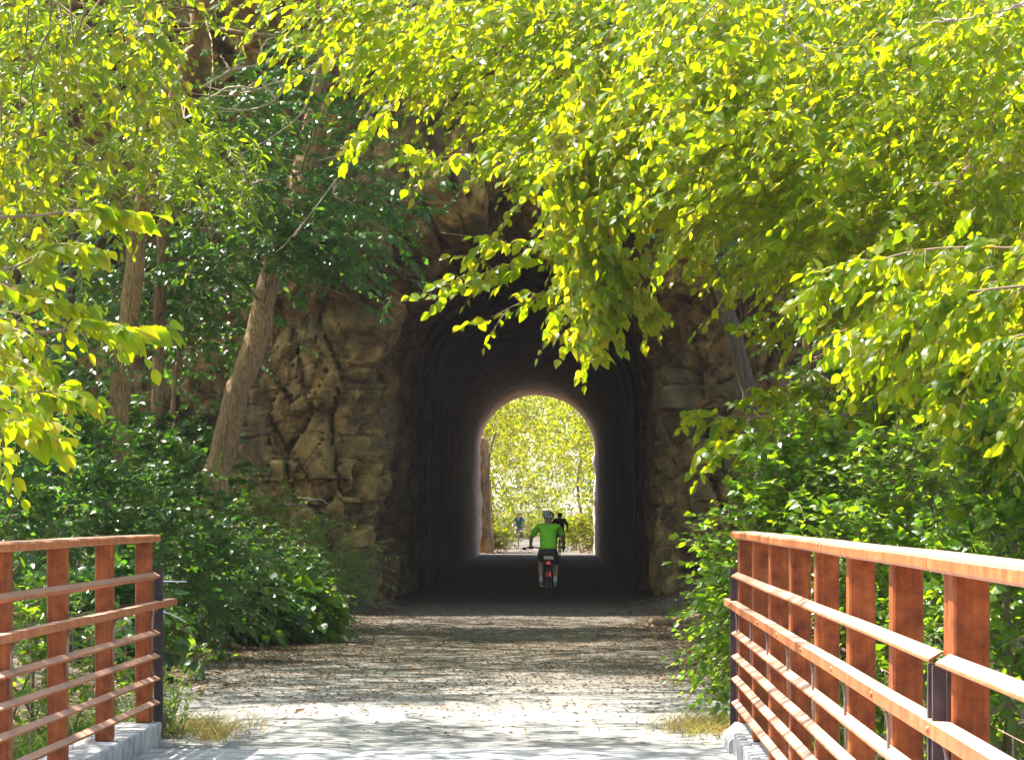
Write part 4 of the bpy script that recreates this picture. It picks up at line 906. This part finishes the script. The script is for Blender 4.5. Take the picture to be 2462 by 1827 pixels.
# --- undergrowth: every bush its own thing
def bush(name, label, px, d, w, h, n, size, tm, leafm, L=.4, dz=0, grp='bushes along the trail', flat=.8, dep=None, tone=0, **kw):
    c = at(px, 0, d); c[2] = ground_z(c[0], d) + dz; t = thing(name, label, 'bush', c, grp)
    g = MB(); ns = 7
    a = R.random(n) * 2 * PI; u = R.random(n); rr = np.sqrt(R.random(n)); hh = u ** .75
    prof_ = np.sqrt(np.clip(1 - (hh * .98) ** 2.4, .05, 1)) * (.75 + .25 * np.sin(hh * PI))
    lump = 1 + .28 * np.sin(a * 3 + R.random() * 6) + .18 * np.sin(a * 5 + hh * 5)
    rad = w / 2 * prof_ * lump * (.45 + .55 * rr)
    P = np.stack((c[0] + np.cos(a) * rad, c[1] + np.sin(a) * rad * (dep or .8), c[2] + .05 + hh * h * (1 + .12 * np.sin(a * 2 + 1))), -1)
    ce = np.array((c[0], c[1], c[2] + h * .35)); out = nrm(P - ce)
    kw = dict(dict(droop=.35, hang=.25, tilt=.5, face=.3), **kw)
    sprays(g, P - out * L * .4, out + R.normal(size=P.shape) * .45 + (0, -.25, .15), R.uniform(.6, 1.2, n) * L, kw.pop('nl', 8), size, tm, **kw)
    k = max(4, n // 28); i = R.integers(0, n, k); sprays(g, P[i], out[i] * .7 + R.normal(size=(k, 3)) * .3 + (0, 0, .5), R.uniform(1.2, 2., k) * L, 11, size * .75, tm, **dict(kw, droop=.55))
    g.build('foliage', [M[leafm], M['twig']], t)
    g = MB()
    for k in range(ns):
        e = P[R.integers(0, n)]; b = c + np.array((R.normal() * w * .06, R.normal() * w * .05, -.05)); limb(g, b, e, .012 + .004 * h, .004, .15, 6, 0, 5)
    g.build('stem', M['twig'], t)
    return t
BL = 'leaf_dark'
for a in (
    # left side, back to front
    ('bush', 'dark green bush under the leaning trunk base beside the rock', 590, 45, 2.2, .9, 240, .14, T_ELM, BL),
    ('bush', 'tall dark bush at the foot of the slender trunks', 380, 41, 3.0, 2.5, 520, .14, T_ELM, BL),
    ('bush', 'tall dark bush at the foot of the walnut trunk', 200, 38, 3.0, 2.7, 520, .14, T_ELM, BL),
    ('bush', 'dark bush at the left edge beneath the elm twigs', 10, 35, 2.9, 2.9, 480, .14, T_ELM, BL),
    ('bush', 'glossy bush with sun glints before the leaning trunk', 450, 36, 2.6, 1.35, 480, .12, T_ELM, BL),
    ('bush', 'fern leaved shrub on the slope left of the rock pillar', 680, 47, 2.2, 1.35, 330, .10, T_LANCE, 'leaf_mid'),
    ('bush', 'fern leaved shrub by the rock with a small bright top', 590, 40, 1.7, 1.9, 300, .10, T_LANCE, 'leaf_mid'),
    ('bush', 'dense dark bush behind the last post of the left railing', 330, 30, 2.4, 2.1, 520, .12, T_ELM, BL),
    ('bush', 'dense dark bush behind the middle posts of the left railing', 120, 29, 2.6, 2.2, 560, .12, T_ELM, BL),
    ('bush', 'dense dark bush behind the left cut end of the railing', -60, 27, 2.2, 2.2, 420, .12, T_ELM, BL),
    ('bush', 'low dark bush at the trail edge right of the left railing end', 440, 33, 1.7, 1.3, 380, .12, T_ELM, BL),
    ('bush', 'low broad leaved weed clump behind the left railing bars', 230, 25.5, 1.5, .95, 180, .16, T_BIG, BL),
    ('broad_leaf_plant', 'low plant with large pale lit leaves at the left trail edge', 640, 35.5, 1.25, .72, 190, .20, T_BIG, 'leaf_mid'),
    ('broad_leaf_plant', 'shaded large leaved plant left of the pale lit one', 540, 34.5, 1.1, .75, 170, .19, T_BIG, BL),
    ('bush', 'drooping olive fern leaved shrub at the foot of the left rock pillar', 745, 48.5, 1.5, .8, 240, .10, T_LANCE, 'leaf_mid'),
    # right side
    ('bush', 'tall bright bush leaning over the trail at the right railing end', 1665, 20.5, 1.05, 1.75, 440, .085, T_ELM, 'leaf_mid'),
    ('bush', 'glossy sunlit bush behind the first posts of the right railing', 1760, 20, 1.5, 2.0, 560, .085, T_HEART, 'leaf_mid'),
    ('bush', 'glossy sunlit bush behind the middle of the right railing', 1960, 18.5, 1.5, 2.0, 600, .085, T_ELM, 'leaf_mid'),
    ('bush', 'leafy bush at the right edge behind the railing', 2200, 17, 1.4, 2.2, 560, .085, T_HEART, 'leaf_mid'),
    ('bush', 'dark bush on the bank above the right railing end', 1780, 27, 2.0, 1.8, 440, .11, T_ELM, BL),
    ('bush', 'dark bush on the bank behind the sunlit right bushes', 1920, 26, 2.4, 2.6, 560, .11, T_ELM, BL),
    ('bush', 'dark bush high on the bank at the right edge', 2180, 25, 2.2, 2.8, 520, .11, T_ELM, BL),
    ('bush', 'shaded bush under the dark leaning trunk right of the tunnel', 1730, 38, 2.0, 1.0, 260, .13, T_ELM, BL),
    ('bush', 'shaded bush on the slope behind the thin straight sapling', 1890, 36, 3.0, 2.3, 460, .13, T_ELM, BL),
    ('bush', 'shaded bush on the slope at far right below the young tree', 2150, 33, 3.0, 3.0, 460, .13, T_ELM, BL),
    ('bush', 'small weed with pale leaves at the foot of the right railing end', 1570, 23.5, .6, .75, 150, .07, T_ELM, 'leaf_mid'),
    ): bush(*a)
for a in (('bush', 'lower bush filling the gap under the right railing bars near the bend', 1880, 15.5, 1.1, 2.6, 360, .085, T_HEART, 'leaf_mid', .35, -.6),
          ('bush', 'lower bush seen through the right railing bars by the splice', 2060, 13, 1.2, 2.9, 380, .085, T_ELM, 'leaf_mid', .35, -.3),
          ('bush', 'lower bush seen through the right railing at the picture edge', 2330, 12, 1.2, 2.9, 380, .085, T_HEART, 'leaf_mid', .35, -.3),
          ('bush', 'weedy bush below the deck seen through the left railing', 60, 19, 1.5, 1.1, 260, .10, T_LANCE, 'leaf_mid', .35, 0)): bush(*a)
# feathery weed and grasses by the railing ends
def grass(name, label, px, d, w, n, h, m, dep=.5, dz=0, lean=.35):
    c = at(px, 0, d); c[2] = ground_z(c[0], d); g = MB()
    b = np.stack((c[0] + R.normal(size=n) * w / 2, c[1] + R.normal(size=n) * dep / 2, np.zeros(n)), -1); b[:, 2] = height(b[:, 0], b[:, 1]) - .01
    dr = nrm(np.stack((R.normal(size=n) * lean, R.normal(size=n) * lean, np.ones(n)), -1)); hh = h * R.uniform(.4, 1.1, n); sd = nrm(np.cross(dr, R.normal(size=(n, 3))))
    V = []; wd = R.uniform(.002, .0045, n)[:, None]; k = 4; fall = nrm(dr * (1, 1, 0) + 1e-6)
    for i in range(k + 1):
        t = i / k; p = b + dr * (hh * t)[:, None] + fall * (hh * t * t * .45)[:, None] - np.array((0, 0, 1.)) * (hh * t * t * .3)[:, None]; V += [p - sd * wd * (1 - t * .9), p + sd * wd * (1 - t * .9)]
    V = np.stack(V, 1); f = np.array([(2 * i, 2 * i + 1, 2 * i + 3, 2 * i + 2) for i in range(k)])
    g.add(V.reshape(-1, 3), [(f[None] + (np.arange(n) * V.shape[1])[:, None, None]).reshape(-1, 4)])
    return tag(g.build(name, M[m], loc=c), label, 'grass')
grass('grass_tuft', 'dry golden grass tuft beside the left railing end', 405, 19.2, .42, 900, .22, 'grass_dry', .7)
grass('grass_tuft', 'small bright golden grass tuft on the gravel right of the left railing end', 470, 18.6, .12, 220, .2, 'grass_dry')
grass('grass_tuft', 'golden green grass tuft beside the right railing end', 1530, 19.4, .36, 800, .2, 'grass_dry', .8)
grass('grass_tuft', 'thin arching green grass blades at the right trail edge', 1560, 20.0, .18, 60, .36, 'grass_green', lean=.6)
grass('grass_tuft', 'green grass behind the bars of the left railing', 210, 19.5, .5, 700, .5, 'grass_green')
grass('grass_tuft', 'green grass behind the far left posts at the picture edge', 70, 18.6, .4, 500, .5, 'grass_green')
g = MB(); c = at(365, 0, 18.6); c[2] = ground_z(c[0], 18.6)
n = 26; b = np.tile(c, (n, 1)) + R.normal(size=(n, 3)) * (.07, .07, 0); sprays(g, b, R.normal(size=(n, 3)) * (.35, .35, 0) + (0, 0, 1.), R.uniform(.3, .78, n), 26, .055, T_LANCE, droop=.1, ang=.9, hang=-.1, tilt=1., jit=.5, twig=.003)
tag(g.build('feathery_weed', [M['grass_green'], M['twig']], loc=c), 'tall feathery green weed beside the left railing end post', 'weed')
# --- fallen leaves, sticks and logs
def litter(label, n, reg, dens, size):
    g = MB(); x = R.uniform(reg[0], reg[1], n * 4); y = reg[2] + (reg[3] - reg[2]) * R.random(n * 4) ** 1.0
    k = R.random(n * 4) < dens(x, y); x, y = x[k][:n], y[k][:n]; z = height(x, y) + .014; m = len(x)
    th = R.random(m) * 2 * PI; ld = np.stack((np.cos(th), np.sin(th), R.normal(size=m) * .12), -1); up = np.array((0, 0, 1.)) + R.normal(size=(m, 3)) * .22
    put_leaves(g, np.stack((x, y, z), -1), ld, up, size * R.uniform(.5, 1.2, m), T_DEAD)
    o = g.build('fallen_leaves', M['leaf_dead']); tag(o, label, 'fallen leaves', None, 'stuff')
def dens_path(x, y):
    c = np.stack((x * .9, y * .35, x * 0), -1); e = np.clip((np.abs(x + .8) - 1.2) / 1.8, 0, 1)
    return (.22 + .78 * e ** 1.3) * (.15 + 1.6 * np.clip(fbm(c, 3, 91) + .3, 0, 1)) * sstep(19, 25, y) * .9 + .025
g = MB(); n = 900; y = R.uniform(18.5, 48, n); lf = R.random(n) < .55; x = np.where(lf, -3.75 - np.abs(R.normal(size=n)) * .5 - .3 * np.sin(y), 2.05 + np.abs(R.normal(size=n)) * .35 + .12 * np.sin(y * 2))
P = np.stack((x, y, height(x, y)), -1); sprays(g, P, R.normal(size=(n, 3)) * (.7, .7, .1) + (0, 0, .55), R.uniform(.08, .3, n), 7, .07, [T_ELM, T_HEART, T_LANCE], droop=.4, hang=.1, tilt=.5)
tag(g.build('ground_cover', [M['leaf_mid'], M['twig']]), 'low weeds creeping along both edges of the trail', 'weeds', None, 'stuff')
litter('brown fallen leaves scattered over the gravel trail', 40000, (-4.2, 2.6, 17.9, 52), dens_path, .04)
litter('thick brown leaf litter along both edges of the trail', 11000, (-9, 7, 18, 51), lambda x, y: np.where((x < -2.9 - .2 * np.sin(y)) | (x > 1.5 + .25 * np.sin(y * 1.3)), .9, 0.02), .085)
litter('leaf litter on the trail beyond the tunnel', 1500, (-4.5, 4.5, 116, 150), lambda x, y: np.where((x < -1.8) | (x > 1.4), .9, .08), .16)
def log(px0, px1, d, r, lab):
    g = MB(); a = at(px0, 0, d); b = at(px1, 0, d + .5); a[2] = ground_z(a[0], a[1]) + r * .9; b[2] = ground_z(b[0], b[1]) + r * .9
    p = np.linspace(a, b, 9); p[1:-1] += R.normal(size=(7, 3)) * r * .2; g.tube(p, np.linspace(r, r * .7, 9) * (1 + .08 * R.normal(size=9)), 10); tag(g.build('fallen_log', M['bark'], loc=a), lab, 'log', 'dead wood right of the tunnel mouth')
log(1418, 1475, 42, .075, 'short broken log lying at the right foot of the tunnel rock'); log(1470, 1560, 40, .04, 'thin dead stick on the leaf litter right of the log'); log(1490, 1580, 43, .05, 'dead branch lying on the bank under the right bushes')
# --- beyond the far mouth
GF = 'trees beyond the far tunnel mouth'
def far_tree(x, y, h, w, label, n=420):
    z = ground_z(x, y); t = thing('far_tree', label, 'tree', (x, y, z), GF)
    g = MB(); p = np.array([(x, y, z - .1), (x + R.normal() * .3, y, z + h * .35), (x + R.normal() * .6, y, z + h * .7)]); q, rr = smooth_path(p, np.array((.12, .09, .03)), 14); g.tube(q, rr, 8); g.build('trunk', M['bark_dark'], t)
    g = MB(); k = max(4, n // 14); c = R.normal(size=(k, 3)) * (w / 3.6, w / 3.6, h / 5) + (x, y, z + h * .6); P = np.repeat(c, 14, 0) + R.normal(size=(k * 14, 3)) * .5
    P = P[P[:, 2] > ground_z(x, y) + .8]
    sprays(g, P, R.normal(size=P.shape) + (0, -.2, 0), R.uniform(.4, .9, len(P)), 8, .21, T_SIMPLE, hang=.35, tilt=.6, twig=.006)
    for i in R.choice(len(P), 14): limb(g, q[R.integers(6, 13)], P[i], .03, .01, .1, 6, 1, 5)
    g.build('crown', [M['leaf_far'], M['twig']], t)
FT = [(-4.6, 124, 9, 6, 'first tree left of the trail beyond the tunnel'), (4.4, 126, 9, 6, 'first tree right of the trail beyond the tunnel'), (-5, 136, 10, 7, 'second tree on the left side beyond the tunnel, arching over the trail'), (5, 138, 10, 7, 'second tree on the right side beyond the tunnel'),
      (-4.5, 150, 11, 8, 'third tree along the left of the far trail'), (5.2, 152, 11, 8, 'third tree along the right of the far trail'), (-3.2, 168, 13, 9, 'tall bright tree over the centre of the far trail'), (4, 172, 12, 9, 'bright tree right of the far trail bend'), (-5, 175, 12, 9, 'bright tree left of the far trail bend'),
      (2.6, 192, 13, 11, 'yellow green tree closing the view at the end of the trail'), (-7, 200, 14, 11, 'distant tree at the left end of the tunnel view'), (7, 198, 14, 11, 'distant tree at the right end of the tunnel view'), (-4.5, 215, 16, 13, 'farthest pale tree seen through the tunnel')]
for x, y, h, w, lab in FT: far_tree(x, y, h, w, lab, 620)
for px, d, w, h, lab in ((1075, 131, 1.8, 1.0, 'bright low bush left of the trail just beyond the tunnel'), (1260, 128, 2.4, 1.5, 'bright bush right of the trail just beyond the tunnel'), (1290, 140, 2.2, 1.8, 'second bright bush at the right beyond the tunnel'), (1085, 160, 2.2, 1.4, 'bush left of the trail behind the signpost'), (1235, 160, 2.0, 1.3, 'bush right of the trail behind the silhouetted cyclist'),
                         (1130, 182, 2.6, 1.6, 'small bush at the left of the far trail end'), (1200, 186, 3.4, 1.8, 'low bush closing the far end of the trail')):
    bush('bush', lab, px, d, w, h, 260, .17, T_SIMPLE, 'leaf_far', .6, 0, 'bushes beyond the far tunnel mouth')
g = MB(); P = fill([(900, 700), (1450, 700), (1450, 1180), (900, 1180)], 9500, 205, 245, 10, 1.1); P = P[P[:, 2] > -.2]; sprays(g, P, R.normal(size=P.shape), .9, 8, .36, T_SIMPLE, twig=0); tag(g.build('distant_woods', M['leaf_far']), 'hazy yellow green woods filling the end of the tunnel view', 'woods', None, 'stuff')
# rock outcrop left of the far mouth, signpost
g = MB(); a = np.linspace(0, 2 * PI, 30); hz = np.linspace(0, 5.2, 26); c = at(1056, 0, 119.5); c[2] = -.3
P = np.array([[(c[0] - .25 + .62 * math.cos(t) * (1 - .1 * z), c[1] + 1.6 * math.sin(t), c[2] + z) for t in a] for z in hz]); P += (.22 * fbm(P * 1.6, 4, 95))[..., None] * np.array((1, 1, .3)); P[-1] = P[-1].mean(0)
g.grid(P, flip=False); tag(g.build('rock_outcrop', M['rock'], loc=c), 'tan rock buttress at the left edge of the far tunnel mouth', 'rock')
c = at(1089, 0, 134); c[2] = ground_z(c[0], 134); t = thing('signpost', 'pale signpost with a small box left of the distant cyclist', 'signpost', c)
g = MB(); g.box(c + (0, 0, .75), (.055, .055, .77), bev=.01); g.build('post', M['sign_white'], t); g = MB(); g.box(c + (.16, -.06, 1.12), (.10, .06, .12), bev=.01); g.box(c + (.16, -.06, 1.255), (.12, .08, .014)); g.build('box', M['sign_white'], t)

# thin haze through the whole scene, added to lift the dark tunnel
g = MB(); g.box((0, 550, 17), (960, 980, 22.5)); hm, nt, o_ = mat('haze'); pv = nt.nodes.new('ShaderNodeVolumePrincipled'); pv.inputs['Color'].default_value = (.95, .88, .88, 1); pv.inputs['Density'].default_value = .00024; pv.inputs['Anisotropy'].default_value = .2
nt.links.new(pv.outputs[0], o_.inputs['Volume']); tag(g.build('haze', hm), kind='stuff')
# ------------------------------------------------------------------ light, camera, render
w = bpy.data.worlds.new('World'); SC.world = w; w.use_nodes = True; nt = w.node_tree
bg = nt.nodes['Background']; sk = nt.nodes.new('ShaderNodeTexSky'); sk.sky_type = 'NISHITA'; sk.sun_disc = False
el = math.asin(SUN[2]); az = math.atan2(SUN[0], SUN[1])
sk.sun_elevation = el; sk.sun_rotation = az % (2 * PI); sk.air_density = 1.; sk.dust_density = 1.5; sk.ozone_density = 1.
nt.links.new(sk.outputs[0], bg.inputs[0]); bg.inputs[1].default_value = .128
sl = bpy.data.lights.new('sun', 'SUN'); sl.energy = 5; sl.angle = math.radians(.53); sl.color = (1, .95, .86)
so = bpy.data.objects.new('sun', sl); COL.objects.link(so); so.rotation_euler = Vector(SUN).to_track_quat('Z', 'Y').to_euler(); so.location = (-20, 10, 40)
cd = bpy.data.cameras.new('camera'); cam = bpy.data.objects.new('camera', cd); COL.objects.link(cam); SC.camera = cam
cam.location = (0, 0, EYE); cam.rotation_euler = (PI / 2, 0, 0)
cd.sensor_width = 36; cd.lens = 36 * F / 2226; cd.shift_x = (1113 - CX) / 2226; cd.shift_y = (CY - 826) / 2226; cd.clip_start = .1; cd.clip_end = 4000
vs = SC.view_settings; SC.display_settings.display_device = 'sRGB'; vs.view_transform = 'Standard'; vs.look = 'None'; vs.exposure = 1.98; vs.gamma = 1
cy = SC.cycles; cy.max_bounces = 8; cy.diffuse_bounces = 5; cy.glossy_bounces = 2; cy.transmission_bounces = 4; cy.transparent_max_bounces = 4
cy.use_denoising = True; cy.sample_clamp_indirect = 6; cy.caustics_reflective = False; cy.caustics_refractive = False
